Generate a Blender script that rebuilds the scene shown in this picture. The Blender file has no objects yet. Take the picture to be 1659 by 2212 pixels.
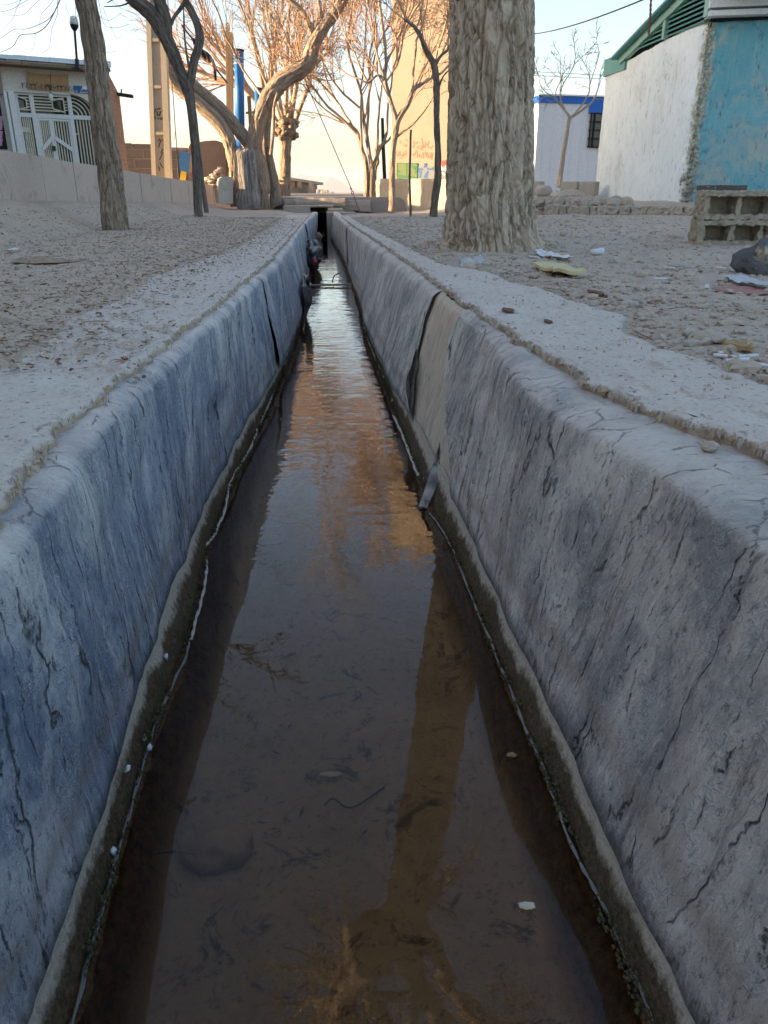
import bpy, math, random
import numpy as np
from mathutils import Vector, Matrix, noise
V = Vector
sc = bpy.context.scene
COL = sc.collection
rnd = random.Random(7)
sin, cos, pi = math.sin, math.cos, math.pi

# ------------------------------------------------------------------ camera frame used to measure the place
F = 1662.; CX = 829.5; CY = 1106.; PS = math.radians(5.16); TH = math.atan((1106 - 414) / F); CZ = .35
CAM = V((0, 0, CZ))
RT = V((cos(PS), -sin(PS), 0)); FW = V((sin(PS) * cos(TH), cos(PS) * cos(TH), -sin(TH))); UP = V((sin(PS) * sin(TH), cos(PS) * sin(TH), cos(TH)))
GF = V((sin(PS), cos(PS), 0))

def ray(u, v): return FW + RT * ((u - CX) / F) - UP * ((v - CY) / F)
def ph(u, v, h):
    d = ray(u, v); return CAM + d * (h / d.dot(GF))
def pr(u, v, h, w):
    d = ray(u, v); return w * (h / d.dot(GF)) / (2 * F)
def gz(u, v, z):
    d = ray(u, v); return CAM + d * ((z - CZ) / d.z)
def lerp(a, b, t): return a + (b - a) * t
def sstep(a, b, x):
    t = max(0., min(1., (x - a) / (b - a))); return t * t * (3 - 2 * t)
def interp(tab, x):
    return float(np.interp(x, [a for a, _ in tab], [b for _, b in tab]))
def nz(x, y, z=0.): return noise.noise(V((x, y, z)))
def fbm(x, y, z=0., o=4): return noise.fractal(V((x, y, z)), 1.0, 2.0, o)

# ------------------------------------------------------------------ node helper
class NT:
    def __init__(s, name, rough=.9, spec=.3):
        s.m = bpy.data.materials.new(name); s.m.use_nodes = True
        s.t = s.m.node_tree; s.b = s.t.nodes['Principled BSDF']; s.out = s.t.nodes['Material Output']
        s.b.inputs['Roughness'].default_value = rough
        s.b.inputs['Specular IOR Level'].default_value = spec
        s._pos = None
    def n(s, ty, **kw):
        x = s.t.nodes.new(ty)
        for k, v in kw.items(): setattr(x, k, v)
        return x
    def set(s, sock, val):
        if hasattr(val, 'is_linked') or isinstance(val, bpy.types.NodeSocket): s.t.links.new(val, sock)
        elif isinstance(val, (tuple, list)) and len(val) == 3 and sock.type == 'RGBA': sock.default_value = (*val, 1)
        else: sock.default_value = val
    def pos(s):
        if s._pos is None: s._pos = s.n('ShaderNodeNewGeometry').outputs['Position']
        return s._pos
    def attr(s, name): return s.n('ShaderNodeAttribute', attribute_name=name).outputs['Vector']
    def map(s, vec, scale=(1, 1, 1), loc=(0, 0, 0), rot=(0, 0, 0)):
        x = s.n('ShaderNodeMapping'); s.set(x.inputs['Vector'], vec)
        x.inputs['Scale'].default_value = scale; x.inputs['Location'].default_value = loc; x.inputs['Rotation'].default_value = rot
        return x.outputs[0]
    def noise(s, vec, scale=5, detail=5, rough=.6, dist=0, col=False):
        x = s.n('ShaderNodeTexNoise'); s.set(x.inputs['Vector'], vec)
        x.inputs['Scale'].default_value = scale; x.inputs['Detail'].default_value = detail
        x.inputs['Roughness'].default_value = rough; x.inputs['Distortion'].default_value = dist
        return x.outputs['Color' if col else 'Fac']
    def voro(s, vec, scale=5, feat='F1', out='Distance', rnd=1):
        x = s.n('ShaderNodeTexVoronoi', feature=feat); s.set(x.inputs['Vector'], vec)
        x.inputs['Scale'].default_value = scale; x.inputs['Randomness'].default_value = rnd
        return x.outputs[out]
    def ramp(s, fac, stops, interp='LINEAR'):
        x = s.n('ShaderNodeValToRGB'); s.set(x.inputs[0], fac); cr = x.color_ramp; cr.interpolation = interp
        while len(cr.elements) < len(stops): cr.elements.new(.5)
        for e, (p, c) in zip(cr.elements, stops):
            e.position = p; e.color = (c, c, c, 1) if isinstance(c, (int, float)) else (*c, 1)
        return x.outputs[0]
    def mix(s, fac, a, b, mode='MIX'):
        x = s.n('ShaderNodeMix', data_type='RGBA', blend_type=mode)
        s.set(x.inputs[0], fac); s.set(x.inputs[6], a); s.set(x.inputs[7], b); return x.outputs[2]
    def math(s, op, a, b=0., c=0.):
        x = s.n('ShaderNodeMath', operation=op); s.set(x.inputs[0], a); s.set(x.inputs[1], b); s.set(x.inputs[2], c); return x.outputs[0]
    def sep(s, vec):
        x = s.n('ShaderNodeSeparateXYZ'); s.set(x.inputs[0], vec); return x.outputs
    def warp(s, vec, scale, amt):
        x = s.n('ShaderNodeVectorMath', operation='MULTIPLY_ADD'); s.set(x.inputs[0], s.noise(vec, scale, 3, .5, col=True))
        x.inputs[1].default_value = (amt, amt, amt); s.set(x.inputs[2], vec); return x.outputs[0]
    def bump(s, h, strength=.5, dist=.01, prev=None):
        x = s.n('ShaderNodeBump'); s.set(x.inputs['Height'], h); x.inputs['Strength'].default_value = strength
        x.inputs['Distance'].default_value = dist
        if prev is not None: s.set(x.inputs['Normal'], prev)
        return x.outputs[0]
    def fin(s, col=None, nor=None, rough=None):
        if col is not None: s.set(s.b.inputs['Base Color'], col)
        if nor is not None: s.set(s.b.inputs['Normal'], nor)
        if rough is not None: s.set(s.b.inputs['Roughness'], rough)
        return s.m

def rough_mat(name, a, b, scale=6, fine=60, bs=.4, bd=.01, rough=.9, spots=None, spec=.25, stretch=(1, 1, 1), metal=0):
    """weathered surface: two tones in large patches, fine speckle, bump, optional spots colour"""
    t = NT(name, rough, spec); p = t.map(t.pos(), stretch)
    n1 = t.noise(p, scale, 6, .65, .4); n2 = t.noise(p, fine, 4, .7)
    c = t.mix(t.ramp(n1, [(.3, 0), (.7, 1)]), a, b)
    c = t.mix(.55, c, t.mix(t.ramp(n2, [(.25, 0), (.75, 1)]), tuple(x * .55 for x in a), tuple(min(1, x * 1.35) for x in b)))
    if spots:
        sc_, lo, hi, colr = spots
        c = t.mix(t.ramp(t.noise(p, sc_, 6, .7, .8), [(lo, 0), (hi, 1)]), c, colr)
    h = t.math('ADD', n1, t.math('MULTIPLY', n2, .6))
    t.b.inputs['Metallic'].default_value = metal
    return t.fin(c, t.bump(h, bs, bd))

# ------------------------------------------------------------------ mesh builder
ORG = {}
class MB:
    def __init__(s): s.v = []; s.f = []; s.mi = []; s.bk = []
    def add(s, vs, fs, mi=0, bk=None):
        o = len(s.v); s.v.extend([tuple(p) for p in vs]); s.f.extend([tuple(i + o for i in f) for f in fs]); s.mi.extend([mi] * len(fs))
        s.bk.extend(bk if bk is not None else [tuple(p) for p in vs])
    def hexa(s, p, mi=0):
        s.add(p, [(0, 3, 2, 1), (4, 5, 6, 7), (0, 1, 5, 4), (1, 2, 6, 5), (2, 3, 7, 6), (3, 0, 4, 7)], mi)
    def obox(s, c, ex, ey, ez, mi=0, bev=0.):
        """box centred at c with half-axis vectors"""
        c = V(c); ex, ey, ez = V(ex), V(ey), V(ez)
        if bev <= 0:
            s.hexa([c - ex - ey - ez, c + ex - ey - ez, c + ex + ey - ez, c - ex + ey - ez, c - ex - ey + ez, c + ex - ey + ez, c + ex + ey + ez, c - ex + ey + ez], mi); return
        lx, ly, lz = ex.length, ey.length, ez.length; bev = min(bev, lx * .45, ly * .45, lz * .45)
        kx, ky, kz = (lx - bev) / lx, (ly - bev) / ly, (lz - bev) / lz
        vs = []; idx = {}
        for sx in (-1, 1):
            for sy in (-1, 1):
                for sz in (-1, 1):
                    for a in range(3):
                        k = [(1, ky, kz), (kx, 1, kz), (kx, ky, 1)][a]
                        idx[(sx, sy, sz, a)] = len(vs); vs.append(c + ex * (sx * k[0]) + ey * (sy * k[1]) + ez * (sz * k[2]))
        fs = []
        for sg in (-1, 1):
            q = [(-1, -1), (1, -1), (1, 1), (-1, 1)]
            if sg < 0: q = q[::-1]
            fs.append([idx[(sg, a, b, 0)] for a, b in q]); fs.append([idx[(b, sg, a, 1)] for a, b in q]); fs.append([idx[(a, b, sg, 2)] for a, b in q])
        for a in (-1, 1):
            for b in (-1, 1):
                fs.append([idx[(-1, a, b, 1)], idx[(1, a, b, 1)], idx[(1, a, b, 2)], idx[(-1, a, b, 2)]])
                fs.append([idx[(a, -1, b, 0)], idx[(a, 1, b, 0)], idx[(a, 1, b, 2)], idx[(a, -1, b, 2)]])
                fs.append([idx[(a, b, -1, 0)], idx[(a, b, 1, 0)], idx[(a, b, 1, 1)], idx[(a, b, -1, 1)]])
                for d in (-1, 1): fs.append([idx[(a, b, d, 0)], idx[(a, b, d, 1)], idx[(a, b, d, 2)]])
        s.add(vs, fs, mi)
    def box(s, x0, x1, y0, y1, z0, z1, mi=0, bev=0.):
        s.obox(((x0 + x1) / 2, (y0 + y1) / 2, (z0 + z1) / 2), ((x1 - x0) / 2, 0, 0), (0, (y1 - y0) / 2, 0), (0, 0, (z1 - z0) / 2), mi, bev)
    def tube(s, pts, rads, n=8, mi=0, disp=None, cap=True, L0=0.):
        pts = [V(p) for p in pts]; N = len(pts)
        if N < 2: return
        if not hasattr(rads, '__len__'): rads = [rads] * N
        tg = [(pts[min(i + 1, N - 1)] - pts[max(i - 1, 0)]).normalized() for i in range(N)]
        a = tg[0].orthogonal().normalized() if abs(tg[0].z) < .9 else V((1, 0, 0)); a = (a - tg[0] * a.dot(tg[0])).normalized()
        vs = []; bk = []; L = L0
        cs = [(cos(2 * pi * j / n), sin(2 * pi * j / n)) for j in range(n)]
        for i in range(N):
            if i: L += (pts[i] - pts[i - 1]).length
            a = (a - tg[i] * a.dot(tg[i]));
            if a.length < 1e-6: a = tg[i].orthogonal()
            a.normalize(); b = tg[i].cross(a); r = rads[i]
            for cx, cy in cs:
                rr = r
                if disp: rr = r + disp(cx * r, cy * r, L, r)
                vs.append(pts[i] + (a * cx + b * cy) * rr); bk.append((cx * r, cy * r, L))
        fs = []
        for i in range(N - 1):
            for j in range(n):
                k = (j + 1) % n
                fs.append((i * n + j, i * n + k, (i + 1) * n + k, (i + 1) * n + j))
        if cap:
            fs.append(tuple(range(n))[::-1]); fs.append(tuple((N - 1) * n + j for j in range(n)))
        s.add(vs, fs, mi, bk)
    def grid(s, rows, mi=0, bk=None, close=False):
        R = len(rows); C = len(rows[0]); fs = []
        for i in range(R - 1):
            for j in range(C - 1): fs.append((i * C + j, i * C + j + 1, (i + 1) * C + j + 1, (i + 1) * C + j))
        s.add([p for r in rows for p in r], fs, mi, bk)
    def rock(s, c, r, seed=0, sub=2, rough=.35, rotz=0., mi=0, sharp=1.5):
        """irregular stone, radii r=(rx,ry,rz)"""
        vs, fs = ico(sub); c = V(c); out = []; M = Matrix.Rotation(rotz, 3, 'Z')
        for p in vs:
            k = 1 + rough * noise.noise(p * sharp + V((seed * 3.7, seed * 1.3, seed))) + rough * .4 * noise.noise(p * sharp * 2.7 + V((seed, 9, 4)))
            q = V((p.x * r[0] * k, p.y * r[1] * k, p.z * r[2] * k)); out.append(c + M @ q)
        s.add(out, fs, mi)
    def sheet(s, poly, th, mi=0):
        """thin solid from a polygon of 3D points, thickened along its normal"""
        poly = [V(p) for p in poly]; n = V((0, 0, 0)); k = len(poly)
        for i in range(k): n += poly[i].cross(poly[(i + 1) % k])
        n.normalize()
        vs = [p + n * th / 2 for p in poly] + [p - n * th / 2 for p in poly]
        fs = [tuple(range(k)), tuple(range(2 * k - 1, k - 1, -1))] + [(i, i + k, (i + 1) % k + k, (i + 1) % k) for i in range(k)]
        s.add(vs, fs, mi)
    def build(s, name, mats, parent=None, org=None, smooth=False, label=None, cat=None, group=None, kind=None):
        if not isinstance(mats, (list, tuple)): mats = [mats]
        if parent is not None: o_ = ORG[parent.name]
        else: o_ = V(org) if org is not None else (sum((V(p) for p in s.v[:400]), V((0, 0, 0))) / max(1, min(400, len(s.v))))
        me = bpy.data.meshes.new(name)
        co = np.array(s.v, dtype=np.float32) - np.array(o_, dtype=np.float32)
        me.from_pydata(co.tolist(), [], s.f)
        for m in mats: me.materials.append(m)
        if len(mats) > 1: me.polygons.foreach_set('material_index', s.mi)
        if smooth: me.polygons.foreach_set('use_smooth', [True] * len(me.polygons))
        at = me.attributes.new('bk', 'FLOAT_VECTOR', 'POINT'); at.data.foreach_set('vector', np.array(s.bk, dtype=np.float32).ravel())
        me.validate(); me.update()
        ob = bpy.data.objects.new(name, me); COL.objects.link(ob)
        if parent is not None: ob.parent = parent; ORG[ob.name] = o_
        else: ob.location = o_; ORG[ob.name] = V(o_)
        tag(ob, label, cat, group, kind); return ob

_ico = {}
def ico(sub):
    if sub in _ico: return _ico[sub]
    import bmesh
    bm = bmesh.new(); bmesh.ops.create_icosphere(bm, subdivisions=sub, radius=1)
    r = ([v.co.copy() for v in bm.verts], [tuple(v.index for v in f.verts) for f in bm.faces]); bm.free(); _ico[sub] = r; return r

def tag(o, label=None, cat=None, group=None, kind=None):
    if label: o['label'] = label
    if cat: o['category'] = cat
    if group: o['group'] = group
    if kind: o['kind'] = kind

def thing(name, label, cat, loc, group=None):
    o = bpy.data.objects.new(name, None); COL.objects.link(o); o.location = V(loc); o.empty_display_size = .1
    ORG[o.name] = V(loc); tag(o, label, cat, group); return o

def smooth(pts, k=4):
    """Catmull-Rom through tuples of any length"""
    P = [np.array(p, float) for p in pts]; out = []
    for i in range(len(P) - 1):
        p0 = P[max(i - 1, 0)]; p1 = P[i]; p2 = P[i + 1]; p3 = P[min(i + 2, len(P) - 1)]
        for j in range(k):
            t = j / k
            out.append(.5 * (2 * p1 + (p2 - p0) * t + (2 * p0 - 5 * p1 + 4 * p2 - p3) * t * t + (3 * p1 - p0 - 3 * p2 + p3) * t ** 3))
    out.append(P[-1]); return out

class Plane:
    """vertical wall plane: origin P0, along e (horizontal unit), outward normal n"""
    def __init__(s, P0, P1):
        P0, P1 = V(P0), V(P1); e = P1 - P0; e.z = 0; s.L = e.length; s.e = e.normalized(); s.o = V((P0.x, P0.y, 0))
        s.n = V((s.e.y, -s.e.x, 0))
        if s.n.dot(CAM - s.o) < 0: s.n = -s.n
    def hit(s, u, v):
        d = ray(u, v); t = (s.o - CAM).dot(s.n) / d.dot(s.n); p = CAM + d * t
        return (p - s.o).dot(s.e), p.z
    def P(s, a, z, d=0): return s.o + s.e * a + s.n * d + V((0, 0, z))
    def box(s, mb, a0, a1, z0, z1, d0, d1, mi=0, bev=0.):
        mb.obox(s.P((a0 + a1) / 2, (z0 + z1) / 2, (d0 + d1) / 2), s.e * ((a1 - a0) / 2), s.n * ((d1 - d0) / 2), V((0, 0, (z1 - z0) / 2)), mi, bev)
    def bar(s, mb, p, q, w, d0, d1, mi=0):
        """flat bar between in-plane points p=(a,z), q"""
        dx, dz = q[0] - p[0], q[1] - p[1]; L = math.hypot(dx, dz)
        if L < 1e-6: return
        ax = (s.e * dx + V((0, 0, dz))) / L; ay = ax.cross(s.n)
        mb.obox(s.P((p[0] + q[0]) / 2, (p[1] + q[1]) / 2, (d0 + d1) / 2), ax * (L / 2), ay * (w / 2), s.n * ((d1 - d0) / 2), mi)

def text_mesh(txt, pl, a, z, size, d, th=.004, flip=False):
    """letters as real mesh on a wall plane; returns MB; text runs along +right as seen from in front"""
    cu = bpy.data.curves.new('t', 'FONT'); cu.body = txt; cu.size = size; cu.extrude = th / 2; cu.align_x = 'CENTER'; cu.align_y = 'CENTER'; cu.resolution_u = 2
    ob = bpy.data.objects.new('t', cu); COL.objects.link(ob)
    dg = bpy.context.evaluated_depsgraph_get(); dg.update(); me = bpy.data.meshes.new_from_object(ob.evaluated_get(dg))
    bpy.data.objects.remove(ob); bpy.data.curves.remove(cu)
    right = V((0, 0, 1)).cross(pl.n) ; mb = MB()
    sg = 1 if right.dot(pl.e) > 0 else -1
    vs = [pl.P(a, z, d) + right * v.co.x + V((0, 0, 1)) * v.co.y + pl.n * v.co.z for v in me.vertices]
    mb.add(vs, [tuple(p.vertices) for p in me.polygons]); bpy.data.meshes.remove(me); return mb

def strokes(mb, pl, lines, w, d, mi=0):
    for ln in lines:
        for p, q in zip(ln[:-1], ln[1:]):
            dx, dz = q[0] - p[0], q[1] - p[1]; L = math.hypot(dx, dz) or 1; ex = w * .4 / L
            pl.bar(mb, (p[0] - dx * ex, p[1] - dz * ex), (q[0] + dx * ex, q[1] + dz * ex), w, d - .002, d + rnd.uniform(.0015, .003), mi)
# ------------------------------------------------------------------ materials
def liner_mat(name, dark, mid, light, blue):
    t = NT(name, .62, .35); p = t.pos(); bk = t.attr('bk')
    w = t.warp(p, 7, .05)
    st = t.noise(t.map(w, (6, 18, 2.0)), 1.0, 9, .76)                 # runs down the face
    bl = t.noise(t.map(w, (4, 4.4, 3.4)), 1.0, 8, .72, .6)           # cloudy wear
    gr = t.noise(t.map(t.warp(p, 40, .012), (58, 80, 46)), 1.0, 6, .78)  # pitted grain
    dr = t.noise(t.map(t.warp(p, 9, .03), (9, 60, 1.3), (2, 5, 1)), 1.0, 6, .72)
    c = t.ramp(st, [(.36, dark), (.46, mid), (.53, mid), (.64, light)])
    c = t.mix(t.ramp(bl, [(.40, .95), (.52, 0)]), c, blue)
    c = t.mix(t.ramp(t.noise(t.map(w, (2.6, 3, 2.2), (3, 1, 7)), 1, 7, .72, .5), [(.5, 0), (.62, .85)]), c, light)
    c = t.mix(t.ramp(gr, [(.34, .85), (.46, 0)]), c, tuple(x * .55 for x in dark))
    c = t.mix(t.ramp(gr, [(.56, 0), (.68, .6)]), c, light)
    c = t.mix(t.math('MULTIPLY', t.ramp(dr, [(.58, 0), (.67, .85)]), t.ramp(bl, [(.4, 1), (.6, .35)])), c, tuple(x * .4 for x in dark))
    e = t.voro(t.map(t.warp(p, 40, .03), (95, 105, 70)), 1.0, 'DISTANCE_TO_EDGE')
    em = t.math('MULTIPLY', t.ramp(e, [(0, 1), (.10, 0)]), t.ramp(t.noise(t.map(p, (9, 12, 8)), 1, 6, .75), [(.50, 0), (.60, .6)]))
    c = t.mix(em, c, tuple(min(.66, x * 1.25 + .05) for x in light))
    k = t.voro(t.map(t.warp(p, 22, .045), (10, 15, .8)), 1.0, 'DISTANCE_TO_EDGE')
    km = t.math('MULTIPLY', t.ramp(k, [(0, 1), (.026, 0)]), t.ramp(t.noise(t.map(p, (9, 14, 4), (5, 2, 9)), 1, 7, .8), [(.50, 0), (.56, .9)]))
    c = t.mix(km, c, (.022, .024, .026))
    b2 = t.ramp(t.noise(t.map(t.warp(p, 20, .05), (20, 28, 9), (1, 8, 2)), 1, 7, .8), [(.62, 0), (.69, .8)])
    c = t.mix(b2, c, tuple(x * .4 for x in dark))
    r = t.ramp(t.noise(t.map(w, (4, 17, 1.1), (9, 3, 4)), 1, 6, .65), [(.60, 0), (.70, .5)])
    c = t.mix(r, c, (.20, .13, .10))
    d = t.sep(bk)[0]
    dl = t.ramp(t.math('ADD', d, t.math('MULTIPLY', t.noise(t.map(p, (3, 9, 3)), 1, 5, .7), .08)), [(.09, 0), (.112, .45), (.14, 0)])
    c = t.mix(dl, c, (.30, .21, .145))
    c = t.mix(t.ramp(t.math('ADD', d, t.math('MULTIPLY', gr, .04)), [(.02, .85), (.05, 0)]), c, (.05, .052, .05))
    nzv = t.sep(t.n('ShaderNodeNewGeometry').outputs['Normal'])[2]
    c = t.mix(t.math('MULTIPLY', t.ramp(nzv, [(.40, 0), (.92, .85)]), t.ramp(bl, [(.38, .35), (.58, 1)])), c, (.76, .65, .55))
    h = t.math('ADD', t.math('MULTIPLY', st, .8), t.math('ADD', t.math('MULTIPLY', em, .45), t.math('MULTIPLY', km, -1.6)))
    h = t.math('ADD', h, t.math('ADD', t.math('MULTIPLY', gr, 1.1), t.math('MULTIPLY', b2, -.5)))
    return t.fin(c, t.bump(h, 1., .008), t.ramp(bl, [(.3, .5), (.7, .75)]))

M = {}
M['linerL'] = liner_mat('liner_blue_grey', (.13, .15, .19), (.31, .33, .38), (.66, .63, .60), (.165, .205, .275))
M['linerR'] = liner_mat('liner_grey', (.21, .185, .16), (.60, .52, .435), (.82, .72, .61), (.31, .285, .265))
M['linerD'] = liner_mat('liner_dark', (.03, .036, .045), (.06, .068, .08), (.14, .15, .16), (.04, .05, .065))

def ground_mat(name, a, b, straw, stone, damp):
    t = NT(name, .95, .15); p = t.pos()
    n1 = t.noise(t.map(p, (1, .8, 1)), 1.6, 7, .68, .6); n2 = t.noise(p, 26, 6, .75); n3 = t.noise(p, 140, 3, .7)
    c = t.mix(t.ramp(n1, [(.32, 0), (.68, 1)]), a, b)
    c = t.mix(t.ramp(n2, [(.3, .7), (.5, 0), (.7, 0)]), c, damp)
    c = t.mix(t.ramp(n3, [(.55, 0), (.72, .8)]), c, straw)
    v = t.voro(t.warp(p, 30, .03), 100, 'F1'); vc = t.voro(t.warp(p, 30, .03), 100, 'F1', 'Color')
    sm = t.math('MULTIPLY', t.ramp(v, [(.32, 1), (.4, 0)]), t.ramp(t.sep(vc)[0], [(.6, 0), (.65, .6)]))
    c = t.mix(sm, c, t.mix(t.sep(vc)[1], stone, tuple(x * .6 for x in stone)))
    c = t.mix(t.ramp(t.noise(t.map(p, (1, 1, 1), (4, 4, 4)), .9, 4, .6), [(.52, 0), (.7, .55)]), c, tuple(x * .72 for x in a))
    h = t.math('ADD', t.math('MULTIPLY', n2, 1.), t.math('ADD', t.math('MULTIPLY', n3, .35), t.math('MULTIPLY', t.ramp(v, [(.0, 1), (.42, 0)]), .55)))
    return t.fin(c, t.bump(h, .8, .014))
M['dirt'] = ground_mat('dry_dirt', (.62, .49, .38), (.53, .41, .31), (.66, .50, .34), (.62, .52, .41), (.30, .21, .15))
M['dirtR'] = ground_mat('gravelly_dirt', (.57, .465, .365), (.48, .385, .30), (.60, .48, .36), (.62, .52, .41), (.27, .205, .155))
def conc_mat(name, a, b, crumb, bs=.95):
    t = NT(name, .93, .2); p = t.pos(); bk = t.attr('bk')
    n1 = t.noise(p, 3.2, 7, .7, .5); n2 = t.noise(p, 75, 5, .78); n3 = t.noise(t.map(p, (16, 9, 9)), 1, 5, .7)
    c = t.mix(t.ramp(n1, [(.3, 0), (.7, 1)]), a, b)
    c = t.mix(t.ramp(n2, [(.30, .8), (.46, 0)]), c, tuple(x * .45 for x in crumb))
    c = t.mix(t.ramp(n3, [(.56, 0), (.7, .6)]), c, crumb)
    sp = t.voro(t.warp(p, 30, .012), 38, 'F1'); scol = t.sep(t.voro(t.warp(p, 30, .012), 38, 'F1', 'Color'))[0]
    c = t.mix(t.math('MULTIPLY', t.ramp(sp, [(.12, 1), (.2, 0)]), t.ramp(scol, [(.62, 0), (.66, .8)])), c, (.12, .10, .08))
    e = t.sep(bk)[0]
    c = t.mix(t.ramp(t.math('ADD', e, t.math('MULTIPLY', t.noise(p, 40, 4, .7), .012)), [(.006, 1), (.014, 0)]), c, crumb)
    h = t.math('ADD', n2, t.math('MULTIPLY', n3, .8))
    return t.fin(c, t.bump(h, bs, .009))
M['ledge'] = conc_mat('worn_cement', (.74, .635, .54), (.63, .53, .44), (.40, .28, .18))
M['conc'] = rough_mat('old_concrete', (.46, .40, .34), (.36, .31, .265), 4, 70, .6, .008)
M['core'] = rough_mat('canal_core', (.16, .15, .135), (.10, .095, .085), 6, 60, .6, .008)
t = NT('exposed_plaster', .95, .15); p = t.pos()
n1 = t.noise(t.map(p, (8, 34, 4)), 1, 7, .75, .5); n2 = t.noise(t.map(p, (30, 90, 14)), 1, 5, .7)
c = t.mix(t.ramp(n1, [(.35, 0), (.6, 1)]), (.60, .46, .335), (.76, .62, .47))
c = t.mix(t.ramp(n2, [(.30, .9), (.42, 0)]), c, (.12, .105, .09)); c = t.mix(t.ramp(t.noise(t.map(p, (6, 22, 3), (2, 2, 2)), 1, 6, .7), [(.6, 0), (.68, .75)]), c, (.20, .20, .20))
M['plaster'] = t.fin(c, t.bump(t.math('ADD', n1, n2), .9, .012))

t = NT('mossy_foot', .9, .25); p = t.pos(); e = t.sep(t.attr('bk'))[0]
nn = t.noise(t.map(t.warp(p, 8, .05), (6, 8, 7)), 1, 9, .8); n2 = t.noise(p, 110, 4, .7)
f = t.math('ADD', e, t.math('MULTIPLY', t.math('SUBTRACT', nn, .5), .95))
c = t.mix(t.ramp(n2, [(.3, 0), (.7, 1)]), (.62, .52, .39), (.47, .39, .29))
c = t.mix(t.ramp(t.math('ADD', f, t.math('MULTIPLY', n2, .12)), [(.40, 0), (.56, 1)]), c, t.mix(t.ramp(n2, [(.35, 0), (.65, 1)]), (.055, .036, .018), (.15, .10, .05)))
c = t.mix(t.math('MULTIPLY', t.ramp(f, [(.6, 0), (.8, 1)]), t.ramp(t.noise(p, 9, 5, .7), [(.5, 0), (.6, .7)])), c, (.052, .058, .012))
M['foot'] = t.fin(c, t.bump(t.math('ADD', n2, nn), .9, .01))

t = NT('silt', .9, .2); p = t.pos(); e = t.sep(t.attr('bk'))[0]
n1 = t.noise(p, 5, 7, .7, .8); n2 = t.noise(p, 70, 5, .75)
c = t.mix(t.ramp(n1, [(.3, 0), (.7, 1)]), (.30, .185, .10), (.44, .285, .165))
c = t.mix(t.ramp(n2, [(.25, .9), (.45, 0)]), c, (.07, .045, .028))
c = t.mix(t.ramp(t.noise(p, 13, 6, .75, .8), [(.56, 0), (.66, .85)]), c, (.05, .036, .026))
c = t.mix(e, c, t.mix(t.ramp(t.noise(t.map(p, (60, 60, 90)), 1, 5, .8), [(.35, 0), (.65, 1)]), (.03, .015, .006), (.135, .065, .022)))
M['silt'] = t.fin(c, t.bump(t.math('ADD', t.math('MULTIPLY', n1, 1.5), n2), .9, .012))

# water: see-through with a Fresnel mirror on top, ripples grow away from the still near end
m = bpy.data.materials.new('canal_water'); m.use_nodes = True; t = NT.__new__(NT); t.m = m; t.t = m.node_tree; t._pos = None
for x in list(t.t.nodes): t.t.nodes.remove(x)
p = t.pos(); y = t.sep(p)[1]
w1 = t.noise(t.map(t.warp(p, 4, .12), (9, 17, 1)), 1, 2, .45, .3); w2 = t.noise(t.map(p, (3, 6, 1)), 1, 2, .4, .6); w3 = t.noise(t.map(p, (26, 44, 1)), 1, 1, .5)
amp = t.ramp(t.math('DIVIDE', y, 16), [(.03, .05), (.09, .07), (.16, .35), (.25, .65), (.4, .6), (.8, .35)])
hh = t.math('MULTIPLY', t.math('ADD', t.math('ADD', w1, t.math('MULTIPLY', w2, 1.6)), t.math('MULTIPLY', w3, .25)), amp)
b = t.bump(hh, 1.0, .0045)
fr = t.n('ShaderNodeFresnel'); fr.inputs['IOR'].default_value = 1.33
gl = t.n('ShaderNodeBsdfGlossy'); gl.inputs['Roughness'].default_value = .0; gl.inputs['Color'].default_value = (1, 1, 1, 1); t.set(gl.inputs['Normal'], b)
tr = t.n('ShaderNodeBsdfTransparent'); tr.inputs['Color'].default_value = (.86, .77, .65, 1)
mx = t.n('ShaderNodeMixShader'); t.set(mx.inputs[0], t.math('MINIMUM', t.math('MULTIPLY', t.math('POWER', fr.outputs[0], 1.1), 1.6), 1.0)); t.set(mx.inputs[1], tr.outputs[0]); t.set(mx.inputs[2], gl.outputs[0])
o = t.n('ShaderNodeOutputMaterial'); t.set(o.inputs['Surface'], mx.outputs[0]); M['water'] = m

def bark_mat(name, dark, mid, light, fu=26, fv=5, bs=1.0, bd=.012):
    t = NT(name, .95, .12); bk = t.attr('bk')
    w = t.warp(bk, 9, .035)
    def ridge(sx, sz, seed, wd):
        n = t.noise(t.map(w, (sx, sx, sz), (seed, 2, seed)), 1, 3, .55, .5)
        return t.ramp(t.math('ABSOLUTE', t.math('SUBTRACT', n, .5)), [(0, 0), (wd, 1)])
    r1 = ridge(fu, fv * .55, 1, .085); r2 = ridge(fu * 2.2, fv * 1.6, 5, .05)
    n = t.noise(t.map(w, (fu * 1.6, fu * 1.6, fv * 1.2)), 1, 6, .78); n2 = t.noise(bk, 3, 4, .6)
    c = t.mix(t.ramp(n, [(.3, 0), (.7, 1)]), mid, light)
    c = t.mix(t.ramp(r1, [(0, .8), (.55, 0)]), c, dark)
    c = t.mix(t.ramp(r2, [(0, .3), (.5, 0)]), c, dark)
    c = t.mix(t.ramp(n2, [(.45, 0), (.75, .4)]), c, tuple(x * .7 for x in mid))
    h = t.math('ADD', t.math('MULTIPLY', r1, 1.), t.math('ADD', t.math('MULTIPLY', r2, .5), t.math('MULTIPLY', n, .6)))
    return t.fin(c, t.bump(h, bs, bd))
M['bark_big'] = bark_mat('bark_furrowed', (.20, .14, .09), (.52, .40, .285), (.64, .51, .375), 14, 3.6, .9, .012)
M['bark'] = bark_mat('bark_grey_brown', (.12, .08, .055), (.37, .27, .195), (.52, .40, .29), 24, 4.5)
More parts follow.
